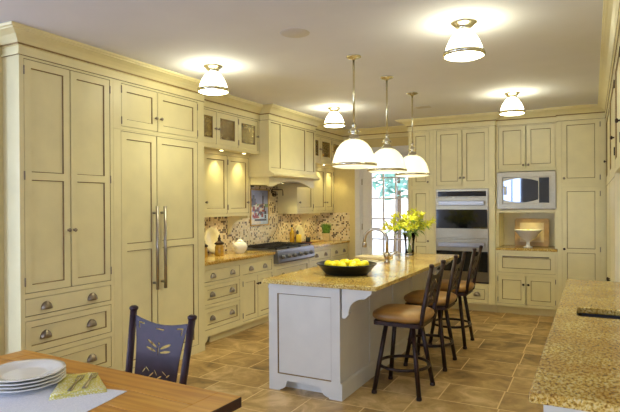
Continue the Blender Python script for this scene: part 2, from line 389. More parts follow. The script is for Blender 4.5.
def carcass(F,u0,u1,z0,z1,depth,holes,parent,name='case',mats=PT,open_back=None,toe=0,shelves=(),front=True,top=True):
    b=MB(); t=.018
    if front: plate(b,F,u0,u1,z0,z1,holes)
    w=-.02 if front else 0
    b.box(u0,u0+t,-depth,w,z0,z1,0,F); b.box(u1-t,u1,-depth,w,z0,z1,0,F)
    b.box(u0+t,u1-t,-depth,w,z0,z0+t,0,F); 
    if top: b.box(u0+t,u1-t,-depth,w,z1-t,z1,0,F)
    b.box(u0+t,u1-t,-depth,-depth+t,z0+t,z1-t,0,F)
    for sz in shelves: b.box(u0+t,u1-t,-depth+t,w,sz,sz+.018,0,F)
    return b.build(name,mats,parent)
def door(F,name,hole,parent,mids=(),st=.055,w=-.001,th=.02,rec=.011,glass=None,mats=PT,gap=GAP,bead=.0065):
    u0,u1,z0,z1=hole[0]+gap,hole[1]-gap,hole[2]+gap,hole[3]-gap
    cuts=[z0+st]; 
    for mz in mids: cuts+=[mz-st/2,mz+st/2]
    cuts.append(z1-st); pan=[(u0+st,u1-st,cuts[2*i],cuts[2*i+1]) for i in range(len(cuts)//2)]
    b=MB(); plate(b,F,u0,u1,z0,z1,pan,w-th,w)
    # outer edge in glaze
    for (a,c),(d,e) in (((u0,z0),(u0,z1)),((u1,z0),(u1,z1)),((u0,z0),(u1,z0)),((u0,z1),(u1,z1))):
        pass
    for (a,c,d,e) in pan:
        wp=w-rec
        if glass is None: b.face([F(a,wp,d),F(c,wp,d),F(c,wp,e),F(a,wp,e)])
        k=bead; q=[(a,d),(c,d),(c,e),(a,e)]; r=[(a+k,d+k),(c-k,d+k),(c-k,e-k),(a+k,e-k)]
        for i in range(4):
            j=(i+1)%4; b.face([F(q[i][0],w-.002,q[i][1]),F(q[j][0],w-.002,q[j][1]),F(r[j][0],wp+.0005,r[j][1]),F(r[i][0],wp+.0005,r[i][1])],1)
    o=b.build(name,mats,parent)
    if glass:
        for (a,c,d,e) in pan:
            g=MB(); g.box(a-.004,c+.004,w-.014,w-.010,d-.004,e+.004,0,F); g.build('pane',glass,o)
    return o
def slab(F,name,hole,parent,w=-.001,gap=GAP,mats=PT):
    b=MB(); u0,u1,z0,z1=hole; u0+=gap;u1-=gap;z0+=gap;z1-=gap; b.box(u0,u1,w-.02,w,z0,z1,0,F); return b.build(name,mats,parent,bevel=.003)
def axis_of(F): return tuple(Vector(F(0,1,0))-Vector(F(0,0,0)))
def knob(F,u,z,parent,w=0,mat='pull_metal',s=1):
    b=MB(); b.lathe([(.002*s,.030*s),(.012*s,.028*s),(.016*s,.021*s),(.013*s,.014*s),(.006*s,.010*s),(.006*s,0),(.010*s,-.001)],F(u,w,z),n=12,axis=axis_of(F),cap0=True); return b.build('knob',mat,parent)
def hinge(F,u,z,parent,mat='pull_metal'):
    b=MB(); b.lathe([(.0045,-.032),(.0055,-.03),(.0055,.03),(.0045,.032)],F(u,.003,z),n=8,cap0=True,cap1=True); return b.build('hinge',mat,parent)
def cup(F,u,z,parent,w=0,mat='pull_metal',W=.046,Hh=.056,D=.033):
    b=MB(); rows=[]; n=12
    for i in range(7):
        a=PI/2*i/6
        rows.append([F(u+W*math.cos(PI*j/n), w+.001+D*math.sin(PI*j/n)*math.sin(a), z-Hh*.45+Hh*math.sin(PI*j/n)*math.cos(a)) for j in range(n+1)])
    b.grid(rows,0,True,False)
    return b.build('cup_pull',mat,parent,solid=.003)
def barpull(F,u,z0,z1,parent,w=0,off=.05,r=.011,mat='steel',horiz=False,name='handle'):
    b=MB()
    if horiz: 
        b.tube([F(z0,w+off,u),F(z1,w+off,u)],r); 
        for q in (z0+.04,z1-.04): b.tube([F(q,w,u),F(q,w+off,u)],r*.7)
    else:
        b.tube([F(u,w+off,z0),F(u,w+off,z1)],r)
        for q in (z0+.06,z1-.06): b.tube([F(u,w,q),F(u,w+off,q)],r*.8)
    return b.build(name,mat,parent)
def toeboard(F,u0,u1,parent,z1=.105,rec=.085,mat='cream'):
    b=MB(); b.box(u0,u1,-rec-.02,-rec,0.0,z1,0,F); return b.build('toe_kick',mat,parent)

# ------------------------------------------------------------------ left run: pantry and refrigerator
F=LF(XF)
t=thing('pantry_cabinet','tall cream pantry cabinet with two long doors over three drawers','cabinet',(XF-.3,2.875,0))
hd=[(2.485,2.874,.895,2.593),(2.878,3.268,.895,2.593)]
hw=[(2.485,3.268,.727,.858),(2.485,3.268,.458,.695),(2.485,3.268,.165,.420)]
# stile between the two doors is left out: they meet in the middle
carcass(F,2.45,3.300,.105,2.70,.66,[(2.485,3.268,.895,2.593)]+hw,t)
toeboard(F,2.45,3.30,t)
for i,(h,ku) in enumerate(zip(hd,(2.850,2.902))):
    d=door(F,'door',h,t,mids=(1.748,)); knob(F,ku,1.34,d)
    for hz in (.98,1.75,2.51): hinge(F,h[0]+.001 if i==0 else h[1]-.001,hz,d)
for i,h in enumerate(hw):
    d=slab(F,'drawer',h,t) if i==0 else door(F,'drawer',h,t,st=.045)
    for u in (2.655,3.072): cup(F,u,(h[2]+h[3])/2-.004,d,w=0 if i==0 else -.011)

t=thing('refrigerator','built-in refrigerator behind two tall cream panel doors with steel bar handles','refrigerator',(XF-.3,3.9,0))
carcass(F,3.302,4.515,.0,2.19,.66,[(3.385,4.410,.085,2.178)],t,name='surround')
for h,ku in (((3.385,3.818,.085,2.178),3.768),((3.822,4.410,.085,2.178),3.872)):
    d=door(F,'door',h,t,mids=(1.16,),st=.062); barpull(F,ku,.75,1.52,d,r=.015,mat='handle_steel')
t=thing('wall_cabinet','cream two-door cabinet above the built-in refrigerator','cabinet',(XF-.3,3.9,2.192))
carcass(F,3.302,4.515,2.192,2.70,.66,[(3.392,3.832,2.218,2.592),(3.842,4.410,2.218,2.592)],t)
for h,ku,hu in (((3.392,3.832,2.218,2.592),3.805,3.393),((3.842,4.410,2.218,2.592),3.872,4.409)):
    d=door(F,'door',h,t,st=.06); knob(F,ku,2.342,d)
    for hz in (2.27,2.54): hinge(F,hu,hz,d)

# ------------------------------------------------------------------ left run: base cabinets, counters, range top
F=LF(XB); zt=.879
def base_unit(name,label,u0,u1,rows,doors=None,depth=.605):
    """rows: list of (z0,z1,list of (u0,u1,[pull us]),style)"""
    t=thing(name,label,'cabinet',(XB-.3,(u0+u1)/2,0)); holes=[]; items=[]
    for z0,z1,cells,sty in rows:
        for a,c,pulls in cells: holes.append((a,c,z0,z1)); items.append(((a,c,z0,z1),pulls,sty))
    for h in (doors or []): holes.append((h[0],h[1],h[2],h[3]))
    mh=[]
    carcass(F,u0,u1,.105,zt,depth,holes,t); 
    toeboard(F,u0 if u0>4.6 else 4.80,u1,t)
    for h,pulls,sty in items:
        d=slab(F,'drawer',h,t) if sty=='slab' else door(F,'drawer',h,t,st=.045)
        for u in pulls: cup(F,u,(h[2]+h[3])/2,d,w=0 if sty=='slab' else -.011,W=.042,Hh=.052)
    for h in (doors or []):
        d=door(F,'door',h[:4],t); knob(F,h[4],h[3]-.10,d,mat='dark_bronze')
        for hz in (h[2]+.07,h[3]-.07): hinge(F,h[5],hz,d)
    return t
t=base_unit('base_cabinet','cream three-drawer base cabinet on bracket feet beside the refrigerator',4.518,5.285,
  [(.69,.822,[(4.60,5.255,[4.745,5.105])],'slab'),(.445,.655,[(4.60,5.255,[4.745,5.105])],'p'),(.175,.41,[(4.60,5.255,[4.745,5.105])],'p')])
b=MB()   # bracket feet with the curved apron
arc=[(4.52,0),(4.60,0)]+[(4.60+.055*math.sin(PI/2*i/6),.045+.058*(1-math.cos(PI/2*i/6))) for i in range(7)]
arc+= [(5.20,.104),(5.285,.104),(5.285,.1045),(4.52,.1045)]
b.prism(arc,lambda a,c,q:F(a,q,c),-.03,.0); b.build('bracket_foot','cream',t)
base_unit('base_cabinet','cream base cabinet with one drawer over two doors left of the range',5.287,6.008,
  [(.69,.822,[(5.315,5.975,[5.49,5.80])],'slab')],doors=[(5.315,5.643,.135,.655,5.62,5.316),(5.647,5.975,.135,.655,5.668,5.974)])
base_unit('base_cabinet','cream drawer cabinet directly under the steel range top',6.010,7.040,
  [(.445,.72,[(6.04,7.01,[6.28,6.77])],'p'),(.175,.41,[(6.04,7.01,[6.28,6.77])],'p')])
base_unit('base_cabinet','cream drawer cabinet just right of the range',7.042,7.772,
  [(.69,.822,[(7.07,7.74,[7.25,7.56])],'slab'),(.445,.655,[(7.07,7.74,[7.25,7.56])],'p'),(.175,.41,[(7.07,7.74,[7.25,7.56])],'p')])
base_unit('base_cabinet','cream drawer cabinet in the far corner by the garden door',7.774,YW-.01,
  [(.69,.822,[(7.80,8.41,[7.95,8.26])],'slab'),(.445,.655,[(7.80,8.41,[7.95,8.26])],'p'),(.175,.41,[(7.80,8.41,[7.95,8.26])],'p')])
b=MB(); b.box(XW+.009,XC,4.518,6.008,zt+.001,Z); tag(b.build('countertop','granite',bevel=.006),'golden granite counter slab left of the range','countertop')
b=MB(); b.box(XW+.009,XC,7.042,YW-.009,zt+.001,Z); tag(b.build('countertop','granite',bevel=.006),'golden granite counter slab right of the range','countertop')

t=thing('cooktop','stainless steel gas range top with knobs and black grates','cooktop',(XB-.2,6.525,.76))
b=MB(); u0,u1=6.012,7.038
b.box(XW+.02,XB+.001,u0,u1,.88,.915); 
b.prism([(XB+.0015,.755),(XB+.075,.755),(XB+.085,.775),(XB+.07,.90),(XB+.055,.935),(XB+.0015,.935)],lambda a,c,q:(a,q,c),u0,u1)
b.box(XW+.02,XB+.001,u0,u1,.915,.933); b.build('body','range_steel',t,bevel=.004)
for k in range(6):
    y=u0+.11+k*.16+(.01 if k>2 else 0)
    b=MB(); b.lathe([(.030,0),(.030,.008),(.022,.010),(.020,.035),(.002,.036)],(XB+.078,y,.838),n=16,axis=(1,0,.09),cap0=True,cap1=True); b.build('knob','range_steel',t)
for k in range(3):
    b=MB(); y0=u0+.03+k*.325; y1=y0+.316; x0,x1=XW+.06,XB+.02; z0,z1=.952,.966
    for x in (x0,(x0+x1)/2,x1): b.box(x-.007,x+.007,y0,y1,z0,z1)
    for y in (y0+.007,(y0+y1)/2,y1-.007): b.box(x0,x1,y-.007,y+.007,z0,z1)
    for x in (x0+.16,x1-.16):
        for y in (y0+.08,y1-.08): b.box(x-.06,x+.06,y-.005,y+.005,z0,z1)
    for x in (x0,x1):
        for y in (y0+.008,y1-.008): b.box(x-.008,x+.008,y-.008,y+.008,.934,z0)
    g=b.build('grate','black_iron',t)
    for x in (x0+.16,x1-.16):
        c=MB(); c.lathe([(.055,.934),(.055,.940),(.04,.944),(.038,.950),(.002,.951)],(x,(y0+y1)/2,0),n=16,cap0=True,cap1=True); c.build('burner','black_iron',t)

# ------------------------------------------------------------------ left run: wall cabinets and hood
def glazed_row(label,u0,u1,cells,zb=2.175):
    F=LF(XG); t=thing('glass_cabinet',label,'cabinet',(XG-.2,(u0+u1)/2,zb))
    holes=[(a,c,2.222,2.592) for a,c,*_ in cells]
    carcass(F,u0,u1,zb,2.70,-(XW-XG)-.009,holes,t)
    for (a,c,ku,hu),h in zip(cells,holes):
        d=door(F,'door',h,t,st=.06,glass='seeded_glass'); 
        if ku: knob(F,ku,2.395,d)
        for hz in (2.28,2.53): hinge(F,hu,hz,d)
    return t
TH['gl']=glazed_row('cream glass-front wall cabinet left of the range hood',4.517,5.852,[(4.56,4.955,4.93,4.561),(4.963,5.380,4.99,5.379),(5.388,5.815,5.79,5.389)])
TH['gr']=glazed_row('cream glass-front wall cabinet right of the range hood',7.158,YW-.01,[(7.19,7.60,7.575,7.191),(7.61,8.02,7.635,8.019),(8.03,8.41,8.06,8.409)])
def upper(label,u0,u1,cells,bracket):
    F=LF(XU); t=thing('wall_cabinet',label,'cabinet',(XU-.2,(u0+u1)/2,1.39))
    zb,z1=1.388,2.173; dep=-(XW-XU)-.009
    holes=[(a,c,1.425,2.130) for a,c,*_ in cells]
    carcass(F,u0,u1,zb,z1,dep,holes,t)
    for (a,c,ku,hu),h in zip(cells,holes):
        d=door(F,'door',h,t); knob(F,ku,1.56,d)
        for hz in (1.50,2.05): hinge(F,hu,hz,d)
    # curved bracket under the end of the cabinet
    for y in bracket:
        x0=XW+.009; x1=XU-.02; zq=zb-.001
        poly=[(x0,zq),(x1,zq),(x1,zq-.03)]+[(x1-.01-(x1-x0-.05)*math.sin(PI/2*i/8),zq-.03-.19*(1-math.cos(PI/2*i/8))) for i in range(1,9)]+[(x0,zq-.26)]
        b=MB(); b.prism(poly,lambda a,c,q:(a,q,c),y,y+.03); b.build('bracket','cream',t)
    return t
TH['ul']=upper('cream two-door wall cabinet with lit doors left of the range hood',4.517,5.868,[(4.92,5.375,4.955,5.374),(5.385,5.835,5.80,5.386)],[5.836])
TH['ur']=upper('cream wall cabinet with lit doors right of the range hood',7.130,YW-.01,[(7.165,7.655,7.20,7.654),(7.665,8.10,8.06,7.666),(8.11,8.41,8.15,8.409)],[7.90])

t=TH['hood']=thing('range_hood','cream panelled range hood with arched mantel over the cooktop','range hood',(-3.95,6.505,1.78))
XH=-3.65; F=LF(XH); u0,u1=5.855,7.155
b=MB(); b.box(XW+.01,XH-.02,u0,u1,1.96,2.70); b.build('chimney','cream',t)
pan=[(5.90,6.145),(6.185,6.83),(6.87,7.115)]
b=MB(); plate(b,F,u0,u1,1.96,2.70,[(a,c,2.005,2.59) for a,c in pan],-.019,0)
for a,c in pan:
    d_,e_=2.005,2.59; k=.0065; b.face([F(a,-.011,d_),F(c,-.011,d_),F(c,-.011,e_),F(a,-.011,e_)])
    q=[(a,d_),(c,d_),(c,e_),(a,e_)]; r=[(a+k,d_+k),(c-k,d_+k),(c-k,e_-k),(a+k,e_-k)]
    for i in range(4):
        j=(i+1)%4; b.face([F(q[i][0],-.002,q[i][1]),F(q[j][0],-.002,q[j][1]),F(r[j][0],-.0105,r[j][1]),F(r[i][0],-.0105,r[i][1])],1)
b.build('front_panel',PT,t)
b=MB(); b.prism([(XW+.01,1.885),(XH+.045,1.885),(XH+.075,1.905),(XH+.075,1.925),(XH+.05,1.932),(XH+.02,1.959),(XW+.01,1.959)],lambda a,c,q:(a,q,c),u0-.01,u1+.01); b.build('mantel_shelf','cream',t,bevel=.003)
n=16; ua,ub=u0+.02,u1-.02
arch=[(ua,1.884),(ua,1.765),(ua+.10,1.765)]+[(ua+.10+(ub-ua-.20)*i/n,1.765+.085*math.sin(PI*i/n)**.8) for i in range(1,n)]+[(ub-.10,1.765),(ub,1.765),(ub,1.884)]
b=MB(); b.prism(arch,lambda a,c,q:F(a,q,c),-.045,-.015); b.build('arched_valance','cream',t)
for y in (ua,ub-.03):
    b=MB(); b.prism([(XW+.01,1.884),(XH-.046,1.884),(XH-.046,1.765),(XH-.14,1.765),(XW+.20,1.70),(XW+.06,1.60),(XW+.01,1.60)] if False else [(XW+.01,1.884),(XH-.046,1.884),(XH-.046,1.78),(XW+.01,1.805)],lambda a,c,q:(a,q,c),y,y+.03); b.build('side_panel','cream',t)
b=MB(); b.box(XW+.03,XH-.06,ua+.05,ub-.05,1.84,1.883); b.build('filter','steel',t)

# pot filler tap on the tiles
t=thing('pot_filler','bronze folding pot filler tap on the tiles under the hood','tap',(XW,6.99,1.70))
b=MB(); x=XW+.009
b.lathe([(.03,0),(.03,.012),(.012,.016),(.012,.05)],(x,6.99,1.68),n=14,axis=(1,0,0),cap0=True)
b.tube([(x+.05,6.99,1.66),(x+.05,6.99,1.735)],.009); b.tube([(x+.05,6.99,1.725),(x+.07,6.92,1.725),(x+.10,6.80,1.725)],.008)
b.tube([(x+.10,6.80,1.70),(x+.10,6.80,1.755)],.010); b.tube([(x+.10,6.80,1.75),(x+.24,6.83,1.75),(x+.26,6.835,1.745),(x+.265,6.837,1.72),(x+.265,6.837,1.66)],.008)
b.build('arm','dark_bronze',t)

# framed tile picture
t=thing('tile_mural','framed picture tile panel of a town view above the range','picture',(XW,6.61,1.24))
u0,u1,z0,z1=6.37,6.86,1.225,1.755; F=LF(XW+.009)
b=MB(); plate(b,F,u0,u1,z0,z1,[(u0+.018,u1-.018,z0+.018,z1-.018)],0,.012,0); b.build('frame','board_wood',t)
plain('mural_sky',srgb(140,146,190),.25,noise=.12,scale=9); plain('mural_roof',srgb(132,54,58),.25,noise=.3,scale=30); plain('mural_stone',srgb(206,196,190),.25,noise=.2,scale=30); plain('mural_dark',srgb(56,50,66),.25,noise=.2,scale=30); plain('mural_water',srgb(176,190,216),.25,noise=.1,scale=20); plain('mural_green',srgb(110,130,110),.25,noise=.2,scale=30)
b=MB(); b.box(u0+.019,u1-.019,0,.003,z0+.019,z1-.019,0,F)
def mq(a,c,d,e,m,h=.0035): b.box(u0+.019+a*.452,u0+.019+c*.452,.003,h,z0+.019+d*.492,z0+.019+e*.492,m,F)
mq(0,1,0,.30,4); mq(0,1,.50,.60,5,.0036)
rr=random.Random(3)
for k in range(34):
    a=rr.random()*.86; d=.16+rr.random()*.36; w_=.06+rr.random()*.12; hh=.05+rr.random()*.09
    mq(a,min(1,a+w_),d,d+hh,rr.choice([1,1,1,1,2,3,3]),.0037+k*.00004)
mq(.66,.72,.52,.84,3,.0056); mq(.68,.70,.84,.93,3,.0056); mq(.04,.26,.56,.76,3,.0055); mq(.10,.2,.76,.86,3,.0055); mq(0,.55,.02,.15,2,.0054); mq(.2,.9,.1,.16,3,.0055)
b.build('picture_tile',['mural_sky','mural_roof','mural_stone','mural_dark','mural_water','mural_green'],t)

# ------------------------------------------------------------------ garden door
t=thing('door_1','white glazed garden door with small panes in the far wall','door',(-2.98,YW,0)); t['kind']='structure'; del t['category']
FB=BF(YW)
b=MB(); 
b.box(DX0-.085,DX0+.004,.001,.025,0,DZ+.09,0,FB); b.box(DX1-.004,-2.446,.001,.025,0,DZ+.09,0,FB); b.box(DX0+.004,DX1-.004,.001,.025,DZ-.004,DZ+.09,0,FB); b.box(DX0-.10,-2.446,.001,.035,DZ+.09,DZ+.11,0,FB)
b.build('casing','white_paint',t,bevel=.004)
b=MB(); b.box(DX0+.001,DX0+.035,-.11,0,0,DZ-.001,0,FB); b.box(DX1-.035,DX1-.001,-.11,0,0,DZ-.001,0,FB); b.box(DX0+.035,DX1-.035,-.11,0,DZ-.035,DZ-.001,0,FB); b.build('jamb','white_paint',t)
lx0,lx1,lz1=DX0+.038,DX1-.038,DZ-.038; gx0,gx1,gz0,gz1=-3.275,-2.632,.272,2.30
b=MB(); cols=3; rows=6; hs=[]; mw_=.022
for i in range(cols):
    for j in range(rows):
        cw=(gx1-gx0)/cols; rh=(gz1-gz0)/rows
        hs.append((gx0+i*cw+mw_/2,gx0+(i+1)*cw-mw_/2,gz0+j*rh+mw_/2,gz0+(j+1)*rh-mw_/2))
plate(b,FB,lx0,lx1,.008,lz1,hs,-.05,-.008,0); lf=b.build('leaf','white_paint',t)
b=MB()
for a,c,d,e in hs: b.box(a,c,-.032,-.028,d,e,0,FB)
b.build('pane','clear_glass',lf)
for z in (.35,1.15,1.90):
    b=MB(); b.lathe([(.008,-.05),(.009,-.048),(.009,.048),(.008,.05)],FB(lx0-.001,.002,z),n=10,cap0=True,cap1=True); b.build('hinge','brushed_nickel',t)
b=MB(); b.lathe([(.025,0),(.025,.008),(.01,.01),(.01,.05)],FB(-2.59,-.008,1.0),n=14,axis=(0,-1,0),cap0=True); b.tube([FB(-2.59,.04,1.0),FB(-2.70,.042,1.0)],.009); b.build('lever_handle','brushed_nickel',lf)
shell('ground',[(-30,30,YW+.13,60,-.22,-.12)],'ground','ground outside the garden door, whitened to look overexposed')  # outdoor overexposure is put into the whitened ground colour
def tree(x,y,h,r,label,seed,g='foliage'):
    rr=random.Random(seed); t=thing('garden_tree',label,'tree',(x,y,-.12))
    b=MB(); b.tube([(x,y,-.12),(x+.05,y,h*.35),(x,y+.1,h*.75)],[.14,.1,.04]); b.build('trunk','bark',t)
    b=MB()
    for i in range(420):
        a=rr.random()*2*PI; s=math.acos(2*rr.random()-1); q=r*rr.random()**.4
        c=Vector((x+q*math.sin(s)*math.cos(a),y+q*math.sin(s)*math.sin(a),h*.66+.9*q*math.cos(s)))
        d=Vector((rr.gauss(0,1),rr.gauss(0,1),rr.gauss(0,.6))).normalized(); e=d.orthogonal().normalized()
        L_=.16+.12*rr.random(); W=.07
        b.face([c-d*L_,c+e*W,c+d*L_,c-e*W])
    b.build('foliage',g,t)
tree(-5.35,16.0,4.2,1.25,'leafy green tree seen through the garden door panes',5)

# ------------------------------------------------------------------ back run
F=BF(YB); D=YW-YB-.01
t=thing('tall_cabinet','narrow tall cream cabinet between the garden door and the ovens','cabinet',(-2.25,YB+.3,0))
h1,h2=(-2.390,-2.120,1.795,2.592),(-2.390,-2.120,.14,1.742)
carcass(F,-2.438,-2.064,.105,2.70,D,[h1,h2],t); toeboard(F,-2.438,-2.064,t)
d=door(F,'door',h1,t); knob(F,-2.145,1.85,d); d=door(F,'door',h2,t,mids=(.93,)); knob(F,-2.145,.98,d)
t=thing('oven_cabinet','tall cream cabinet housing the double wall ovens','cabinet',(-1.63,YB+.3,0))
oh=(-2.030,-1.285,.402,1.742)
hs=[(-2.018,-1.652,1.79,2.592),(-1.648,-1.282,1.79,2.592)]; dw=(-2.018,-1.297,.125,.372)
carcass(F,-2.062,-1.202,.105,2.70,D,[(-2.018,-1.282,1.79,2.592),oh,dw],t); toeboard(F,-2.062,-1.202,t)
for h,ku in zip(hs,(-1.677,-1.623)):
    d=door(F,'door',h,t); knob(F,ku,1.90,d)
d=door(F,'drawer',dw,t,st=.045)
for u in (-1.86,-1.455): cup(F,u,.25,d,w=-.011)
t=thing('double_oven','stainless steel double wall oven with black glass doors','oven',(-1.657,YB+.25,.404))
u0,u1=-2.028,-1.287
b=MB(); b.box(u0,u1,-.5,.001,.405,1.739,0,F); b.build('body','steel',t)
b=MB(); b.box(u0+.004,u1-.004,.0015,.018,1.62,1.736,0,F); cp=b.build('control_panel','steel',t,bevel=.002)
b=MB(); b.box(u0+.03,u1-.03,.0185,.020,1.632,1.705,0,F); b.build('display','black_glass',cp)
for z0,z1 in ((1.035,1.615),(.425,1.022)):
    b=MB(); b.box(u0+.004,u1-.004,.0015,.03,z0,z1,0,F); d=b.build('oven_door','steel',t,bevel=.003)
    b=MB(); b.box(u0+.012,u1-.012,.0305,.032,z0+.14,z1-.17,0,F); b.build('oven_window','black_glass',d)
    b=MB(); b.box(u0+.05,u1-.05,.065,.085,z1-.11,z1-.045,0,F)
    for q in (u0+.07,u1-.09): b.box(q,q+.02,.0305,.065,z1-.095,z1-.06,0,F)
    b.build('handle','handle_steel',d,bevel=.006)
b=MB(); b.box(u0+.004,u1-.004,.0015,.012,.407,.421,0,F); b.build('vent_strip','black_iron',t)

F=BF(YM); D=YW-YM-.01; m0,m1=-1.200,-.412
t=thing('wall_cabinet','cream two-door cabinet above the built-in microwave','cabinet',(-.805,YM+.25,1.965))
hs=[(-1.165,-.808,2.005,2.598),(-.804,-.437,2.005,2.598)]
carcass(F,m0,m1,1.972,2.70,D,[(-1.165,-.437,2.005,2.598)],t)
for h,ku in zip(hs,(-.838,-.774)):
    d=door(F,'door',h,t); knob(F,ku,2.055,d)
t=TH['mh']=thing('microwave_housing','cream open cabinet bay holding the microwave above a lit niche','cabinet',(-.805,YM+.25,Z))
b=MB(); z0=.918
b.box(m0,m0+.035,-D,0,z0,1.970,0,F); b.box(m1-.035,m1,-D,0,z0,1.970,0,F); b.box(m0+.035,m1-.035,-D,0,1.40,1.445,0,F); b.box(m0+.035,m1-.035,-D,-D+.02,z0,1.40,0,F); b.box(m0+.035,m1-.035,-D,-D+.02,1.445,1.970,0,F)
b.build('case','cream',t)
t=thing('microwave','stainless steel built-in microwave with dark glass door','microwave',(-.806,YM+.2,1.446))
u0,u1,z0,z1=-1.163,-.449,1.447,1.968
b=MB(); b.box(u0+.02,u1-.02,-.42,-.002,z0+.002,z1-.004,0,F); b.build('body','black_iron',t)
a,c,d_,e_=u0-.02,u1+.02,z0+.003,z1-.006
b=MB(); plate(b,F,a,c,d_,e_,[(a+.078,c-.075,d_+.075,e_-.075)],.001,.03,0); tr=b.build('trim_frame','steel',t,bevel=.005)
ga,gc,gd,ge=a+.079,c-.076,d_+.076,e_-.076
b=MB(); b.box(ga,gc,.001,.012,gd,ge,0,F); dr=b.build('microwave_door','steel',t)
n=14; top=[];bot=[]
for i in range(n+1):
    q=i/n; top.append((ga+.004+(gc-ga-.15)*q, ge-.055+.042*math.sin(PI*q))); bot.append((ga+.004+(gc-ga-.15)*q, gd+.055-.042*math.sin(PI*q)))
b=MB(); b.prism(bot+top[::-1],lambda p,q,w:F(p,w,q),.0125,.018); b.build('door_window','mirror_glass',dr)
b=MB(); b.box(gc-.135,gc-.01,.0125,.018,gd+.01,ge-.01,0,F); b.build('keypad','mirror_glass',dr)
b=MB(); b.box(ga+.012,ga+.05,.0185,.03,(gd+ge)/2-.06,(gd+ge)/2+.06,0,F); b.build('handle','steel',dr,bevel=.006)
b=MB(); b.box(m0+.001,m1-.001,-D,.06,zt+.001,Z,0,F); tag(b.build('countertop','granite',bevel=.005),'small granite shelf slab in the niche under the microwave','countertop')
F=BF(YB+.02); D=YW-YB-.03
t=thing('base_cabinet','cream base cabinet with towel-bar drawer over two doors under the microwave niche','cabinet',(-.805,YB+.3,0))
dh=(-1.172,-.437,.575,.842); hs=[(-1.172,-.808,.145,.535),(-.804,-.437,.145,.535)]
carcass(F,m0,m1,.105,zt,D,[dh,(-1.172,-.437,.145,.535)],t); toeboard(F,m0,m1,t,rec=.075)
d=door(F,'drawer',dh,t); barpull(F,.80,-1.105,-.515,d,r=.008,off=.035,horiz=True,name='towel_bar',mat='pull_metal')
for h,ku,hu in zip(hs,(-.838,-.774),(-1.171,-.438)):
    d=door(F,'door',h,t); knob(F,ku,.42,d,mat='dark_bronze')
    for hz in (.20,.48): hinge(F,hu,hz,d)
F=BF(YB); D=YW-YB-.01
t=thing('tall_cabinet','tall cream pantry cabinet right of the microwave bay in the corner','cabinet',(-.12,YB+.3,0))
h1,h2=(-.358,.090,1.795,2.612),(-.358,.090,.14,1.742)
carcass(F,-.409,XR-.003,.105,2.70,D,[h1,h2],t); toeboard(F,-.409,XR-.003,t)
d=door(F,'door',h1,t); knob(F,-.33,1.855,d)
for z in (1.86,2.54): hinge(F,.089,z,d)
d=door(F,'door',h2,t,mids=(.905,)); knob(F,-.33,.925,d,mat='dark_bronze')
for z in (.25,.93,1.65): hinge(F,.089,z,d)

# niche contents
b=MB(); b.prism([(-1.0+.02,0),(-.56,0),(-.54,.02),(-.54,.375),(-.56,.395),(-1.0+.02,.395),(-1.0,.375),(-1.0,.02)],lambda p,q,w:(p,YM+.36+w+q*.12,Z+.001+q),0,.022)
o=b.build('cutting_board',['board_wood'],bevel=.003); tag(o,'wooden cutting board leaning at the back of the microwave niche','cutting board')
b=MB(); b.prism([(-.93,.06),(-.61,.06),(-.61,.335),(-.93,.335)],lambda p,q,w:(p,YM+.36+w+q*.12,Z+.001+q),-.005,-.0005); b.build('inset_panel','pale_wood',o)
t=thing('footed_bowl','white footed fruit bowl on the granite shelf under the microwave','bowl',(-.797,8.06,Z))
b=MB(); b.lathe([(.002,.004),(.062,.002),(.064,.010),(.03,.022),(.022,.06),(.03,.092),(.09,.125),(.175,.235),(.184,.240),(.180,.247),(.168,.24),(.085,.138),(.002,.115)],(-.797,8.06,Z),n=32); b.build('bowl','white_ceramic',t)
for k,(dx,dy,dz) in enumerate([(-.07,0,.205),(.0,.03,.21),(.07,-.01,.205),(.0,-.06,.205),(-.05,.07,.2),(.06,.07,.2)]):
    b=MB(); b.ball((-.797+dx,8.06+dy,Z+dz+.005),.036,sc=(1.1,1,1)); tag(b.build('lime','lime'),'yellow-green fruit in the white footed bowl under the microwave','fruit','fruit in the footed bowl')

# ------------------------------------------------------------------ right side
F=RF(XR)
t=thing('tall_cabinet','tall cream cabinet at the far end of the right hand counter','cabinet',(XR+.18,6.3,0))
hs=[(4.89,6.25,1.795,2.592),(6.29,7.80,1.795,2.592),(4.89,6.25,.14,1.742),(6.29,7.80,.14,1.742)]
carcass(F,YE+.002,YB-.024,.105,2.70,XRW-XR-.003,hs,t); toeboard(F,YE+.002,YB-.024,t)
for h,(ku,kz) in zip(hs,((4.935,2.05),(7.74,2.05),(6.2,.75),(6.34,.75))):
    d=slab(F,'door',h,t,mats=['cream','cream']) if h[2]<1 else door(F,'door',h,t)
    knob(F,ku,kz,d,mat='dark_bronze')
t=thing('wall_cabinet','cream wall cabinet hanging above the right hand granite counter','cabinet',(XR+.18,3.3,1.76))
hs=[(1.95,2.84,1.80,2.592),(2.88,3.79,1.80,2.592),(3.83,4.80,1.80,2.592)]
carcass(F,1.905,YE,1.765,2.70,XRW-XR-.003,hs,t)
for h,ku in zip(hs,(2.80,2.92,3.885)):
    d=door(F,'door',h,t); knob(F,ku,2.045,d,mat='dark_bronze')
    hu=h[0]+.001 if ku-h[0]>.3 else h[1]-.001
    for hz in (1.93,2.45): hinge(F,hu,hz,d,mat='dark_bronze')
XRC=-.185; XRB=-.145; F=RF(XRB)
t=thing('base_cabinet','painted base cabinet under the right hand counter with the sink','cabinet',(.18,3.3,0))
hs=[(1.99,2.64,.14,.83),(2.68,3.12,.14,.83),(3.15,3.74,.14,.83),(3.78,4.78,.14,.83)]
carcass(F,1.925,YE,.105,zt,XRW-XRB-.003,hs,t,mats=['island_paint','glaze'],top=False); toeboard(F,1.925,YE,t,mat='island_paint')
for h in hs: d=door(F,'door',h,t,mats=['island_paint','glaze']); knob(F,h[1]-.03,.72,d)
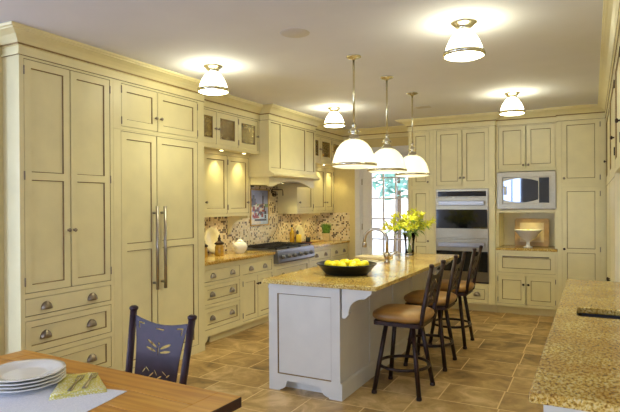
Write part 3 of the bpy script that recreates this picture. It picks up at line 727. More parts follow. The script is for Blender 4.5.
# counter with the sink opening
sx0,sx1,sy0,sy1=-.080,.40,3.285,3.565
def rrect(x0,x1,y0,y1,r,n=5):
    p=[]
    for cx,cy,a0 in ((x1-r,y1-r,0),(x0+r,y1-r,PI/2),(x0+r,y0+r,PI),(x1-r,y0+r,1.5*PI)):
        for i in range(n+1): p.append((cx+r*math.cos(a0+PI/2*i/n),cy+r*math.sin(a0+PI/2*i/n)))
    return p
b=MB(); b.holes([(XRC,1.888),(XRW-.002,1.888),(XRW-.002,YE),(XRC,YE)],[rrect(sx0,sx1,sy0,sy1,.03)],lambda p,q,w:(p,q,w),zt+.001,Z)
tag(b.build('countertop','granite',bevel=.004),'long golden granite counter at the right edge of the photo','countertop')
t=thing('sink','dark undermount sink in the right hand granite counter','sink',((sx0+sx1)/2,(sy0+sy1)/2,.70))
b=MB(); o=rrect(sx0-.012,sx1+.012,sy0-.012,sy1+.012,.035); i_=rrect(sx0+.004,sx1-.004,sy0+.004,sy1-.004,.03); fl=rrect(sx0+.02,sx1-.02,sy0+.02,sy1-.02,.04)
zz=zt-.0005
b.grid([[(x,y,zz-.004) for x,y in o],[(x,y,zz) for x,y in o],[(x,y,zz) for x,y in i_],[(x,y,.72) for x,y in fl]],0,False,True,False,True)
b.build('basin','black_ceramic',t)
b=MB(); b.lathe([(.002,.002),(.035,.003),(.04,.001)],((sx0+sx1)/2,(sy0+sy1)/2,.7205),n=16,cap0=True); b.build('drain','steel',t)

# ------------------------------------------------------------------ island
ix0,ix1,iy0,iy1=-2.390,-1.742,3.8185,6.42; IP=['island_paint','glaze']
t=thing('kitchen_island','white painted kitchen island with panelled end and bracket feet','kitchen island',((ix0+ix1)/2,5.1,0))
b=MB(); b.box(ix0,ix1,iy0+.022,iy1,.105,zt); b.box(ix0+.08,ix1-.002,iy0+.10,iy1-.06,0,.1045); b.build('case','island_paint',t)
F=BF(iy0)
# end panel: one framed panel with a curved apron between two feet
b=MB(); ph=(-2.308,-1.818,.138,.800)
plate(b,F,ix0,ix1,.105,zt,[ph],-.0215,0)
a,c,d_,e_=ph; k=.007; b.face([F(a,-.012,d_),F(c,-.012,d_),F(c,-.012,e_),F(a,-.012,e_)])
q=[(a,d_),(c,d_),(c,e_),(a,e_)]; r=[(a+k,d_+k),(c-k,d_+k),(c-k,e_-k),(a+k,e_-k)]
for i in range(4):
    j=(i+1)%4; b.face([F(q[i][0],-.002,q[i][1]),F(q[j][0],-.002,q[j][1]),F(r[j][0],-.0115,r[j][1]),F(r[i][0],-.0115,r[i][1])],1)
b.build('end_panel',IP,t)
def footprofile(x0,x1,fw=.098,r=.07,zt_=.1045,za=.086):
    p=[(x0,0),(x0+fw,0),(x0+fw,.012)]
    p+=[(x0+fw+r*math.sin(PI/2*i/6),.012+(za-.022)*(1-math.cos(PI/2*i/6))) for i in range(1,7)]
    p+=[(x0+fw+r,za)]
    m=[(x0+x1-u,z) for u,z in reversed(p)]
    return p+m+[(x1,zt_),(x0,zt_)]
b=MB(); b.prism(footprofile(ix0,ix1),lambda p,q,w:F(p,w,q),-.0215,0); b.build('bracket_foot','island_paint',t)
b=MB(); b.box(ix0-.004,ix1+.004,.001,.010,.842,.856,0,F); b.build('bead','island_paint',t)
# right side facing the stools
G=lambda u,w,z:(ix1+w,u,z)
b=MB(); b.box(iy0,iy1,.0005,.016,0.0,.118,0,G); b.prism([(.0005,.1185),(.016,.1185),(.010,.132),(.0005,.136)],lambda p,q,w:(ix1+p,w,q),iy0,iy1); b.build('base_board','island_paint',t)
for i,u in enumerate((4.461,5.079,5.708)):
    b=MB(); b.box(u-.022,u+.022,.0005,.007,.137,zt,0,G); b.build('batten','island_paint',t)
# left side doors (mostly hidden)
G2=lambda u,w,z:(ix0-w,u,z)
for k in range(4):
    u=iy0+.05+k*.64; door(G2,'door',(u,u+.60,.14,.83),t,mats=IP,w=.021)
# corbels carrying the overhang
def corbel(y0,y1):
    L_=.246; pts=[(0,.645),(.03,.645),(.042,.66)]
    pts+=[(.052+.010*math.sin(PI*i/5),.672+.02*i/5) for i in range(6)]
    for i in range(9):
        q=PI/2*i/8; pts.append((.06+.125*(1-math.cos(q)),.70+.105*math.sin(q)))
    pts+=[(.20,.812),(.222,.832),(.240,.842),(L_,.856),(L_,zt),(0,zt)]
    b=MB(); b.prism(pts,lambda p,q,w:(ix1+.0165+p,w,q),y0,y1); return b.build('corbel','island_paint',t,bevel=.004)
corbel(iy0+.001,iy0+.055); corbel(iy1-.056,iy1-.002)
tx0,tx1,ty0,ty1=-2.425,-1.425,3.775,6.585
ks=rrect(-2.33,-2.02,5.22,5.62,.05)
b=MB(); b.holes([(tx0,ty0),(tx1,ty0),(tx1,ty1),(tx0,ty1)],[ks],lambda p,q,w:(p,q,w),zt+.001,Z)
tag(b.build('countertop','granite',bevel=.005),'polished golden granite top of the kitchen island','countertop')
# faucet, soap pump, pale slab
t=thing('faucet','brushed nickel gooseneck faucet on the island counter','faucet',(-1.90,5.36,Z))
b=MB(); b.lathe([(.030,0),(.030,.012),(.024,.02),(.022,.05),(.034,.06),(.034,.09),(.022,.10),(.018,.11)],(-1.90,5.36,Z+.0005),n=18,cap0=True); b.build('body','brushed_nickel',t)
b=MB(); pts=[(-1.90,5.36,Z+.10),(-1.90,5.36,Z+.24)]; R_=.125
for i in range(1,11):
    a_=PI*i/10*.97; pts.append((-1.90-R_+R_*math.cos(a_),5.36,Z+.24+R_*.9*math.sin(a_)))
pts.append((-2.153,5.36,Z+.20)); b.tube(pts,.0165,n=12); b.build('spout','brushed_nickel',t)
b=MB(); b.lathe([(.018,0),(.023,-.01),(.025,-.055),(.018,-.06)],(-2.153,5.36,Z+.215),n=14,cap0=True,cap1=True); b.build('spray_head','brushed_nickel',t)
b=MB(); b.tube([(-1.875,5.36,Z+.07),(-1.85,5.375,Z+.085),(-1.80,5.40,Z+.12)],[.011,.008,.006]); b.build('lever','brushed_nickel',t)
t=thing('soap_dispenser','small nickel soap pump beside the island faucet','soap dispenser',(-1.86,5.62,Z))
b=MB(); b.lathe([(.022,0),(.022,.008),(.012,.012),(.011,.05),(.014,.055),(.014,.07),(.004,.075),(.004,.10)],(-1.86,5.62,Z+.0005),n=14,cap0=True,cap1=True); b.tube([(-1.86,5.62,Z+.095),(-1.90,5.61,Z+.10),(-1.95,5.60,Z+.09)],.005); b.build('pump','brushed_nickel',t)
b=MB(); b.box(-2.40,-2.02,5.67,5.90,Z+.001,Z+.024); tag(b.build('pale_slab','pale_wood',bevel=.006),'pale slab lying by the island faucet','chopping board')  # pale raised slab behind the sink opening
t=thing('island_sink','small steel prep sink set into the island top','sink',(-2.175,5.42,.70))
b=MB(); o=[( -2.175+(x+2.175)*1.04,5.42+(y-5.42)*1.04) for x,y in ks]; fl=[(-2.175+(x+2.175)*.9,5.42+(y-5.42)*.9) for x,y in ks]
t.name='sink'
b=MB(); ks2=[(-2.175+(x+2.175)*.985,5.42+(y-5.42)*.985) for x,y in ks]
b.grid([[(x,y,Z-.038) for x,y in ks2],[(x,y,Z-.003) for x,y in ks2],[(-2.175+(x+2.175)*.96,5.42+(y-5.42)*.96,Z-.004) for x,y in ks],[(x,y,Z-.035) for x,y in fl]],0,False,True,False,True); b.build('basin','steel',t)

# black bowl of lemons
bc=(-1.93,4.38)
t=thing('fruit_bowl','wide black bowl holding lemons on the kitchen island','bowl',(bc[0],bc[1],Z))
b=MB(); b.lathe([(.002,.004),(.185,.002),(.19,.006),(.225,.045),(.262,.088),(.268,.090),(.264,.096),(.252,.092),(.215,.05),(.18,.016),(.002,.014)],(bc[0],bc[1],Z),n=40); b.build('bowl','black_ceramic',t)
lem=[(-.13,-.02),(-.045,-.05),(.045,-.04),(.13,-.03),(-.09,.06),(0,.05),(.09,.06),(-.16,.05),(.165,.04),(-.05,-.12),(.05,-.12),(-.02,.13)]
cy_,sy_=math.cos(.4822),math.sin(.4822)
for k,(a,c) in enumerate(lem):
    x,y=bc[0]+a*cy_-c*sy_,bc[1]+a*sy_+c*cy_
    b=MB(); b.lathe([(.002,-.052),(.008,-.047),(.016,-.041),(.030,-.028),(.037,-.010),(.037,.010),(.030,.028),(.016,.041),(.009,.047),(.002,.054)],(0,0,0),n=14,cap0=True,cap1=True)
    o=b.build('lemon','lemon'); o.location=(x,y,Z+.078+(.012 if k in (2,5,6) else .0)); o.rotation_euler=(PI/2+random.uniform(-.3,.3),0,random.uniform(0,PI))
    tag(o,'yellow lemon in the wide black bowl on the island','lemon','lemons in the black bowl')

# vase of lilies
vx,vy=-1.95,6.30
t=thing('glass_vase','clear glass vase of yellow lilies at the far end of the island','vase',(vx,vy,Z))
b=MB(); b.lathe([(.002,.002),(.05,.001),(.056,.01),(.052,.08),(.058,.17),(.078,.262),(.082,.27),(.076,.268),(.055,.17),(.048,.08),(.048,.02),(.002,.018)],(vx,vy,Z),n=28); b.build('vase_body','jar_glass',t)
rr=random.Random(11)
def lily(k):
    a=2*PI*k/NL*1.9+rr.random()*.5; lean=[.06,.17,.25,.29][k%4]+rr.uniform(-.03,.03)
    p0=Vector((vx-.035*math.cos(a),vy-.035*math.sin(a),Z+.024)); p1=Vector((vx+.03*math.cos(a),vy+.03*math.sin(a),Z+.25))
    tip=Vector((vx+lean*math.cos(a),vy+lean*math.sin(a),Z+.50-.55*lean+rr.uniform(-.03,.03)))
    b=MB(); b.tube([p0,p1,(p1+tip)/2+Vector((0,0,.02)),tip],.002,n=6); st=b.build('lily','leaf')
    tag(st,'yellow lily stem with open blooms in the glass vase on the island','flower','yellow lilies in the vase')
    f=MB(); ax=(tip-p1).normalized()
    for hd in range(3):
        base=tip-ax*.06*hd+Vector((rr.uniform(-.03,.03),rr.uniform(-.03,.03),rr.uniform(-.02,.02)))
        q=(ax+Vector((rr.uniform(-.7,.7),rr.uniform(-.7,.7),rr.uniform(-.1,.6)))).normalized().to_track_quat('Z','Y')
        for j in range(6):
            c=2*PI*j/6; rad=Vector((math.cos(c),math.sin(c),0)); tan=Vector((-math.sin(c),math.cos(c),0)); L_=.075+.02*rr.random()
            prof=[(0,.0,.003),(.35,.010,.010),(.7,.028,.012),(1,.055,.001)]
            rows=[[base+q@(rad*d+tan*w_*s+Vector((0,0,L_*u*(1-.15*u)))) for s in (-1,0,1)] for u,d,w_ in prof]
            f.grid(rows,0,True,False)
    f.build('bloom','petal',st,solid=.0015)
    l=MB()
    for j in range(7):
        u=.05+.13*j; base=p1.lerp(tip,u); c=a+rr.uniform(-1.8,1.8); d=Vector((math.cos(c),math.sin(c),rr.uniform(-.4,.5))).normalized(); s=d.cross(Vector((0,0,1))).normalized(); L_=.08+.05*rr.random()
        l.grid([[base,base],[base+d*L_*.4+s*.013,base+d*L_*.4-s*.013],[base+d*L_*.75+s*.009+Vector((0,0,-.01)),base+d*L_*.75-s*.009+Vector((0,0,-.01))],[base+d*L_+Vector((0,0,-.03)),base+d*L_+Vector((0,0,-.03))]],0,True,False)
    l.build('leaf','leaf',st,solid=.001)
NL=18
for k in range(NL): lily(k)

# ------------------------------------------------------------------ bar stools
def make_stool():
    t=thing('bar_stool','','stool',(0,0,0))
    sz=.60
    b=MB(); rows=[]
    for z,g in ((sz-.012,.195),(sz+.004,.222),(sz+.026,.232),(sz+.048,.226),(sz+.064,.20),(sz+.073,.14),(sz+.075,.02)):
        n=32; row=[]
        for j in range(n):
            a=2*PI*j/n; e=.27
            ca,sa=math.cos(a),math.sin(a); row.append((g*math.copysign(abs(ca)**(2*e),ca),g*math.copysign(abs(sa)**(2*e),sa),z))
        rows.append(row)
    b.grid(rows,0,True,True,True,True); b.build('cushion','tan_leather',t)
    b=MB(); b.holes(rrect(-.20,.20,-.20,.20,.04),[rrect(-.15,.15,-.15,.15,.03)],lambda p,q,w:(p,q,w),sz-.045,sz-.014); b.lathe([(.11,sz-.06),(.11,sz-.045),(.151,sz-.044)],(0,0,0),n=20,cap0=True); b.build('seat_frame','iron',t)
    for sx in (-1,1):
        for sy in (-1,1):
            b=MB(); p0=Vector((sx*.112,sy*.112,sz-.05)); p1=Vector((sx*.185,sy*.20,.02))
            b.tube([p0,p1],.0185,n=10); b.lathe([(.0215,0),(.0225,.012),(.018,.03)],(p1.x,p1.y,0),n=12,cap0=True,cap1=True); b.build('leg','iron',t)
    b=MB(); n=36; 
    ring=[Vector((.205*math.cos(2*PI*j/n),.213*math.sin(2*PI*j/n),.215)) for j in range(n)]
    b.grid([[p+.013*(math.cos(2*PI*i/8)*Vector((p.x,p.y,0)).normalized()+math.sin(2*PI*i/8)*Vector((0,0,1))) for i in range(8)] for p in ring+[ring[0]]],0,True,True); b.build('footrest_ring','iron',t)
    back=lambda y,z,w:(.195+ (z-sz)*.20 + w + .02*(1-(y/.18)**2)*0 ,y,z)
    for sy in (-1,1):
        b=MB(); b.tube([(.17,sy*.165,sz-.035),(.20,sy*.175,sz-.01),back(sy*.178,sz+.10,0),back(sy*.185,1.045,0)],.018,n=10)
        p=back(sy*.185,1.05,0); b.lathe([(.019,-.012),(.021,0),(.019,.010),(.008,.016)],p,n=12,cap0=True,cap1=True); b.build('back_post','iron',t)
    # sheet metal back with leaf cut-outs
    outer=[(-.172,sz+.10)]+[(-.172+.344*i/10,sz+.10+.02*math.sin(PI*i/10)) for i in range(1,10)]+[(.172,sz+.10),(.178,1.005)]+[(.178-.356*i/10,1.005-.045*math.sin(PI*i/10)) for i in range(1,10)]+[(-.178,1.005)]
    hol=[]
    for (cy,cz,an,L_) in ((-.07,.90,.5,.055),(.06,.905,-.4,.055),(0,.87,1.2,.04),(-.095,.82,.2,.05),(.09,.82,-.3,.05),(-.05,.77,.9,.045),(.05,.765,-.8,.045),(0,.79,1.57,.03)):
        hol.append([(cy+L_*math.cos(q)*math.cos(an)-.013*math.sin(q)*math.sin(an),cz+L_*math.cos(q)*math.sin(an)+.013*math.sin(q)*math.cos(an)) for q in [2*PI*i/8 for i in range(8)]])
    b=MB(); b.holes(outer,hol,lambda y,z,w:back(y,z,w),-.003,.003); b.build('back_panel','iron',t)
    return t
st=make_stool(); SG='bar stools at the island'
SX=-1.385
st.location=(SX,4.305,0); st['label']='nearest iron bar stool with tan cushion at the island'; st['group']=SG
place_copy(st,(SX,5.135,0),'middle iron bar stool with tan cushion at the island',SG)
place_copy(st,(SX+.005,5.985,0),'farthest iron bar stool with tan cushion at the island by the ovens',SG)

# ------------------------------------------------------------------ ceiling lamps
def flush(loc,label):
    x,y=loc; t=thing('ceiling_light',label,'ceiling light',(x,y,H),'flush ceiling lights')
    b=MB(); b.lathe([(.002,-.0005),(.086,-.0005),(.088,-.008),(.074,-.014),(.062,-.030),(.046,-.042),(.050,-.050),(.047,-.058),(.040,-.058)],(x,y,H),n=32); b.build('mount','nickel',t)
    b=MB(); b.lathe([(.042,-.050),(.050,-.060),(.074,-.086),(.099,-.124),(.117,-.166),(.128,-.205),(.132,-.224),(.130,-.232),(.112,-.240),(.06,-.246),(.002,-.248)],(x,y,H),n=40); b.build('shade','opal_flush',t)
    b=MB(); b.lathe([(.126,-.200),(.138,-.203),(.142,-.215),(.141,-.229),(.132,-.234)],(x,y,H),n=40); b.build('band','nickel',t)
    return t
f0=flush((-3.016,3.90),'flush ceiling lamp over the aisle by the refrigerator')
def fcopy(loc,label): return place_copy(f0,(loc[0],loc[1],H),label,'flush ceiling lights')
fcopy((-2.960,6.346),'flush ceiling lamp in front of the range hood')
fcopy((-.781,3.79),'flush ceiling lamp over the aisle between the nearest stool and the right counter')
fcopy((-.803,6.475),'flush ceiling lamp in front of the microwave cabinet')
def pendant():
    x,y=-1.780,4.207; t=thing('pendant_lamp','','pendant lamp',(x,y,H),'pendant lamps over the island')
    b=MB(); b.lathe([(.002,-.0005),(.062,-.0005),(.065,-.008),(.05,-.018),(.02,-.024),(.012,-.036)],(x,y,H),n=28); b.build('canopy','nickel',t)
    b=MB(); b.tube([(x,y,H-.03),(x,y,2.19)],.009,n=10); b.build('rod','nickel',t)
    b=MB(); b.lathe([(.009,2.215),(.02,2.205),(.024,2.19),(.016,2.18),(.020,2.17),(.034,2.155),(.036,2.13),(.028,2.12),(.036,2.11),(.050,2.085),(.056,2.07),(.05,2.066)],(x,y,0),n=24); b.build('socket_cup','nickel',t)
    for s in (-1,1):
        b=MB(); b.lathe([(.002,0),(.008,.002),(.010,.010),(.004,.014)],(x+s*.036,y,2.142),n=10,axis=(s,0,0),cap0=True,cap1=True); b.build('thumb_screw','nickel',t)
    b=MB(); b.lathe([(.05,2.074),(.078,2.064),(.116,2.036),(.148,1.992),(.169,1.937),(.181,1.885),(.186,1.860),(.184,1.850),(.16,1.841),(.10,1.833),(.002,1.830)],(x,y,0),n=48); b.build('shade','opal_pendant',t)
    b=MB(); b.lathe([(.183,1.851),(.192,1.852),(.194,1.861),(.192,1.872),(.183,1.873)],(x,y,0),n=48); b.build('band','nickel',t)
    return t
p0=pendant(); p0['label']='nearest pendant lamp with white dome shade over the island'
place_copy(p0,(-1.787,5.054,H),'middle pendant lamp with white dome shade over the island','pendant lamps over the island')
place_copy(p0,(-1.794,5.923,H),'farthest pendant lamp with white dome shade over the island','pendant lamps over the island')
b=MB(); b.lathe([(.002,-.006),(.095,-.006),(.105,-.003),(.108,-.0005)],(-1.914,3.435,H),n=36); tag(b.build('ceiling_speaker','speaker_cloth'),'round flush speaker grille in the ceiling near the first pendant','speaker')
b=MB(); b.box(-2.02,-1.84,6.78,6.92,H-.006,H-.0005); tag(b.build('ceiling_vent','speaker_cloth',bevel=.002),'small pale vent in the ceiling behind the farthest pendant','vent')
def spot(loc,e,size=1.9,tgt=(0,0,-1),r=.03,col=(1,.88,.42)):
    l=bpy.data.lights.new('down_spot','SPOT'); l.energy=e; l.spot_size=size; l.spot_blend=.6; l.shadow_soft_size=r; l.color=col
    o=bpy.data.objects.new('down_beam',l); C.objects.link(o); o.location=loc; o.rotation_euler=Vector(tgt).to_track_quat('-Z','Y').to_euler()
for x,y in ((-3.016,3.90),(-2.960,6.346),(-.781,3.79),(-.803,6.475)): spot((x,y,H-.27),9,2.75,r=.12,col=(1,.985,.66))  # extra spot added under each flush lamp to brighten the lower room
for x,y in ((-1.780,4.207),(-1.787,5.054),(-1.794,5.923)): spot((x,y,1.80),9,2.6,r=.16,col=(1,.985,.66))  # extra spot added under each pendant, sending more light downward
def down_spot(x,y,z,par,e,tgt=(0,0,-1),size=1.9):
    b=MB(); b.lathe([(.002,-.004),(.022,-.004),(.024,-.002),(.030,-.006),(.032,-.0005)],(x,y,z-.0005),n=18); o=b.build('puck_light','nickel',par)
    b=MB(); b.lathe([(.002,-.005),(.021,-.005)],(x,y,z-.0006),n=18,cap0=True); b.build('lens','lamp_lens',o)
    spot((x,y,z-.012),e,size,tgt)
for y in (5.145,5.61): down_spot(-3.865,y,2.174,TH['gl'],6,size=1.6); down_spot(-4.0,y,2.679,TH['gl'],7,size=2.4)  # upper pair added inside the cabinet for a glow behind the glass
for y in (7.41,7.88,8.25): down_spot(-3.865,y,2.174,TH['gr'],5.5,size=1.6); down_spot(-4.0,y,2.679,TH['gr'],7,size=2.4)  # upper three likewise added to brighten the cabinet interior
for y in (4.75,5.2,5.62): down_spot(-4.10,y,1.387,TH['ul'],1.7,size=2.4)
for y in (7.35,7.72,8.2): down_spot(-4.10,y,1.387,TH['ur'],1.9,size=2.4)
down_spot(-.80,8.10,1.399,TH['mh'],1.6,size=2.4)
for y in (6.25,6.75): down_spot(-3.98,y,1.839,TH['hood'],5,size=2.2)

# ------------------------------------------------------------------ things on the left counter
def jar(x,y,s,label):
    t=thing('glass_canister',label,'jar',(x,y,Z),'glass canisters by the refrigerator')
    b=MB(); b.lathe([(.002,.001),(.055*s,.001),(.058*s,.012),(.058*s,.11*s),(.050*s,.13*s),(.048*s,.14*s)],(x,y,Z),n=24,cap0=True); b.build('jar_body','amber',t)
    b=MB(); b.lathe([(.050*s,.141*s),(.062*s,.145*s),(.064*s,.16*s),(.045*s,.175*s),(.025*s,.185*s),(.016*s,.20*s),(.022*s,.215*s),(.012*s,.235*s),(.008*s,.26*s),(.002,.27*s)],(x,y,Z),n=20,cap0=True); b.build('lid','dark_bronze',t)
jar(-4.02,5.30,.95,'larger amber glass canister with dark finial lid beside the white plate')
jar(-4.06,5.05,.85,'amber glass canister half hidden behind the refrigerator side')
def standing_plate(y,z,r,label,x=-4.235,mat='cream_ceramic'):
    t=thing('display_plate',label,'plate',(x,y,Z)); q=Vector((1,0,.18)).normalized()
    b=MB(); b.lathe([(.002,0),(r*.55,.002),(r*.65,.012),(r*.98,.022),(r,.026),(r*.97,.030),(r*.62,.018),(r*.5,.008),(.002,.007)],(x,y,z),n=36,axis=q,cap0=True,cap1=True); b.build('plate_body',mat,t)
standing_plate(5.42,Z+.168,.165,'round cream plate standing against the tiles near the refrigerator')
standing_plate(7.70,Z+.143,.14,'round cream plate leaning on the tiles right of the range')
t=thing('teapot','white ceramic teapot on the counter left of the range','teapot',(-3.97,5.66,Z))
x,y=-3.97,5.66
b=MB(); b.lathe([(.002,.002),(.055,.001),(.058,.008),(.085,.04),(.098,.08),(.088,.12),(.055,.145),(.045,.15)],(x,y,Z),n=28,cap0=True); b.build('pot','white_ceramic',t)
b=MB(); b.lathe([(.052,.150),(.048,.158),(.025,.172),(.010,.178),(.014,.190),(.012,.200),(.002,.204)],(x,y,Z),n=20,cap0=True); b.build('lid','white_ceramic',t)
b=MB(); b.tube([(x,y-.08,Z+.07),(x,y-.12,Z+.10),(x,y-.15,Z+.155)],[.022,.016,.010],n=10); b.build('spout','white_ceramic',t)
b=MB(); b.tube([(x,y+.085,Z+.115),(x,y+.125,Z+.12),(x,y+.14,Z+.085),(x,y+.12,Z+.05),(x,y+.085,Z+.045)],.009,n=8); b.build('handle','white_ceramic',t)
b=MB(); b.prism(rrect(-.11,.11,-.26,.26,.03),lambda p,q,w:(-4.07+p,7.40+q,Z+w),.001,.018); tag(b.build('serving_tray','red_tray',bevel=.004),'dark red tray on the counter right of the range','tray')
ZT=Z+.0185
t=thing('oil_bottle','tall golden oil bottle with dark stopper on the red tray','bottle',(-4.14,7.30,ZT))
b=MB(); b.lathe([(.002,.001),(.034,.001),(.036,.01),(.036,.15),(.028,.175),(.012,.20),(.011,.245)],(-4.14,7.30,ZT),n=20,cap0=True,cap1=True); b.build('bottle_body','oil',t)
b=MB(); b.lathe([(.013,.246),(.016,.25),(.016,.27),(.006,.285),(.002,.29)],(-4.14,7.30,ZT),n=14,cap0=True); b.build('stopper','black_iron',t)
t=thing('candle','thick yellow pillar candle on the red tray','candle',(-4.03,7.32,ZT))
b=MB(); b.lathe([(.002,.001),(.04,.001),(.042,.006),(.042,.125),(.038,.13),(.030,.126),(.002,.124)],(-4.03,7.32,ZT),n=22); b.build('wax','candle_wax',t)
b=MB(); b.tube([(-4.03,7.32,ZT+.12),(-4.03,7.32,ZT+.14)],.002,n=6); b.build('wick','black_iron',t)
t=thing('pepper_mill','dark pepper mill behind the candle on the red tray','pepper mill',(-4.13,7.46,ZT))
b=MB(); b.lathe([(.002,.001),(.026,.001),(.028,.01),(.018,.06),(.024,.12),(.018,.135),(.024,.16),(.014,.185),(.002,.19)],(-4.13,7.46,ZT),n=18); b.build('mill_body','black_iron',t)
t=thing('mug','small black mug standing at the end of the red tray','mug',(-3.99,7.55,ZT))
b=MB(); b.lathe([(.002,.001),(.032,.001),(.036,.01),(.036,.075),(.033,.075),(.032,.012),(.002,.010)],(-3.99,7.55,ZT),n=20); b.build('cup','black_ceramic',t)
b=MB(); b.tube([(-3.99,7.586,ZT+.06),(-3.99,7.61,ZT+.055),(-3.99,7.61,ZT+.03),(-3.99,7.586,ZT+.02)],.005,n=6); b.build('handle','black_ceramic',t)
b=MB(); b.prism(rrect(-.09,.09,-.20,.20,.05),lambda p,q,w:(-4.05+p,7.90+q,Z+w),.001,.022); tag(b.build('bread_board','board_wood',bevel=.004),'golden wooden board lying between the plate and the potted grass','board')
px,py=-4.0,8.235
t=thing('potted_grass','green grass in a cream pot in the far counter corner','plant',(px,py,Z))
b=MB(); b.lathe([(.002,.002),(.05,.001),(.053,.006),(.072,.12),(.075,.122),(.071,.126),(.066,.115),(.002,.112)],(px,py,Z),n=24); b.build('pot','cream_ceramic',t)
b=MB(); b.lathe([(.002,.114),(.065,.1145)],(px,py,Z),n=16,cap0=True); b.build('soil','soil',t)
b=MB(); rr=random.Random(2)
for k in range(420):
    a=rr.random()*2*PI; q=.06*rr.random()**.5; p=Vector((px+q*math.cos(a),py+q*math.sin(a),Z+.113)); out=Vector((math.cos(a),math.sin(a),0))*(q*.75+rr.uniform(-.015,.02)); h_=.15+.05*rr.random(); s=Vector((-math.sin(a),math.cos(a),0))*.003
    b.face([p-s,p+s,p+s*.8+out*.5+Vector((0,0,h_*.6)),p-s*.8+out*.5+Vector((0,0,h_*.6))]); b.face([p-s*.8+out*.5+Vector((0,0,h_*.6)),p+s*.8+out*.5+Vector((0,0,h_*.6)),p+out+Vector((0,0,h_))])
g=b.build('grass','grass_blade',t); g['kind']='stuff'
# china behind the seeded glass
for k,(y,lab) in enumerate(((5.26,'white jug behind the second glass door left of the hood'),(5.64,'white jug behind the glass door nearest the hood'))):
    t=thing('jug',lab,'jug',(-3.98,y,2.194))
    b=MB(); b.lathe([(.002,.001),(.05,.001),(.075,.05),(.08,.10),(.055,.16),(.045,.20),(.055,.225),(.05,.225),(.04,.2),(.002,.15)],(-3.98,y,2.1935),n=22); b.build('jug_body','white_ceramic',t)
    b=MB(); b.tube([(-3.98,y+.05,2.40),(-3.98,y+.11,2.38),(-3.98,y+.115,2.31),(-3.98,y+.075,2.27)],.008,n=8); b.build('handle','white_ceramic',t)

# ------------------------------------------------------------------ dining table and what is on it
ang=math.radians(-2.6); tc0=Vector((-1.268,1.812)); ca,sa=math.cos(ang),math.sin(ang)
def TT(a,c,z): return (tc0.x+a*ca-c*sa, tc0.y+a*sa+c*ca, z)      # a<0 to the left, c<0 towards the camera
TL,TW=1.47,.98
ctr=TT(-TL/2,-TW/2,0)
t=thing('dining_table','honey coloured pine dining table with dark breadboard end','dining table',ctr)
b=MB()
for k in range(6):
    c1=-k*TW/6; c0=-(k+1)*TW/6+.0015
    b.prism([(-TL+.115,c0),(-.115,c0),(-.115,c1),(-TL+.115,c1)],lambda p,q,w:TT(p,q,w),.708,.75)
b.build('tabletop','table_wood',t,bevel=.003)
b=MB(); b.prism([(-.114,-TW),(-.003,-TW),(-.003,0),(-.114,0)],lambda p,q,w:TT(p,q,w),.708,.75); b.prism([(-.003,-TW),(0,-TW),(0,0),(-.003,0)],lambda p,q,w:TT(p,q,w),.708,.749,1); b.build('breadboard_end',['table_wood','dark_wood'],t)
b=MB(); b.prism([(-TL,-TW),(-TL+.114,-TW),(-TL+.114,0),(-TL,0)],lambda p,q,w:TT(p,q,w),.708,.75); b.build('breadboard_end','table_wood',t,bevel=.004)
b=MB(); 
for (a0,a1,c0,c1) in ((-TL+.15,-.2,-.14,-.115),(-TL+.15,-.2,-TW+.115,-TW+.14),(-TL+.15,-TL+.175,-TW+.14,-.14),(-.225,-.2,-TW+.14,-.14)):
    b.prism([(a0,c0),(a1,c0),(a1,c1),(a0,c1)],lambda p,q,w:TT(p,q,w),.61,.7075)
b.build('apron','table_wood',t)
for a in (-TL+.12,-.21):
    for c in (-.14,-TW+.14):
        b=MB(); p=TT(a,c,0); b.lathe([(.030,0),(.034,.01),(.026,.06),(.034,.2),(.042,.40),(.03,.50),(.044,.53),(.044,.7075)],(p[0],p[1],0),n=16,cap0=True,cap1=True); b.build('leg','table_wood',t)
b=MB(); rows=[]
pc=Vector((-1.731,1.645)); e1=Vector((-.981,-.19)); e2=Vector((.15,-.988)); pp=[pc,pc+e1*.70,pc+e1*.70+e2*.42,pc+e2*.42]
b.prism([(q.x,q.y) for q in pp],lambda p,q,w:(p,q,w),.7505,.7535); tag(b.build('placemat','runner_cloth',bevel=.001),'white cloth runner lying on the pine dining table','table runner')
# plates
def plate_at(k,label):
    x,y=-2.19,1.50; z=.7545+k*.0142
    t=thing('dinner_plate',label,'plate',(x,y,z),'plates stacked on the dining table')
    b=MB(); n=64; rows=[]
    for r,h_ in ((.002,.003),(.08,.0012),(.095,.002),(.105,.008),(.142,.0165),(.163,.0195),(.165,.0215),(.163,.0235),(.142,.0205),(.106,.0125),(.095,.0065),(.08,.0055),(.002,.0055)):
        s_=max(0,(r-.11)/.055); rows.append([(x+r*(1+.03*s_*abs(math.sin(6*a))-.02*s_)*math.cos(a),y+r*(1+.03*s_*abs(math.sin(6*a))-.02*s_)*math.sin(a),z+h_) for a in [2*PI*j/n for j in range(n)]])
    b.grid(rows,0,True,True); b.build('plate_body','white_ceramic',t)
for k,l in enumerate(('bottom white scalloped plate of the stack on the dining table','second white scalloped plate from the bottom of the stack','second white scalloped plate from the top of the stack','top white scalloped plate of the stack on the dining table')): plate_at(k,l)
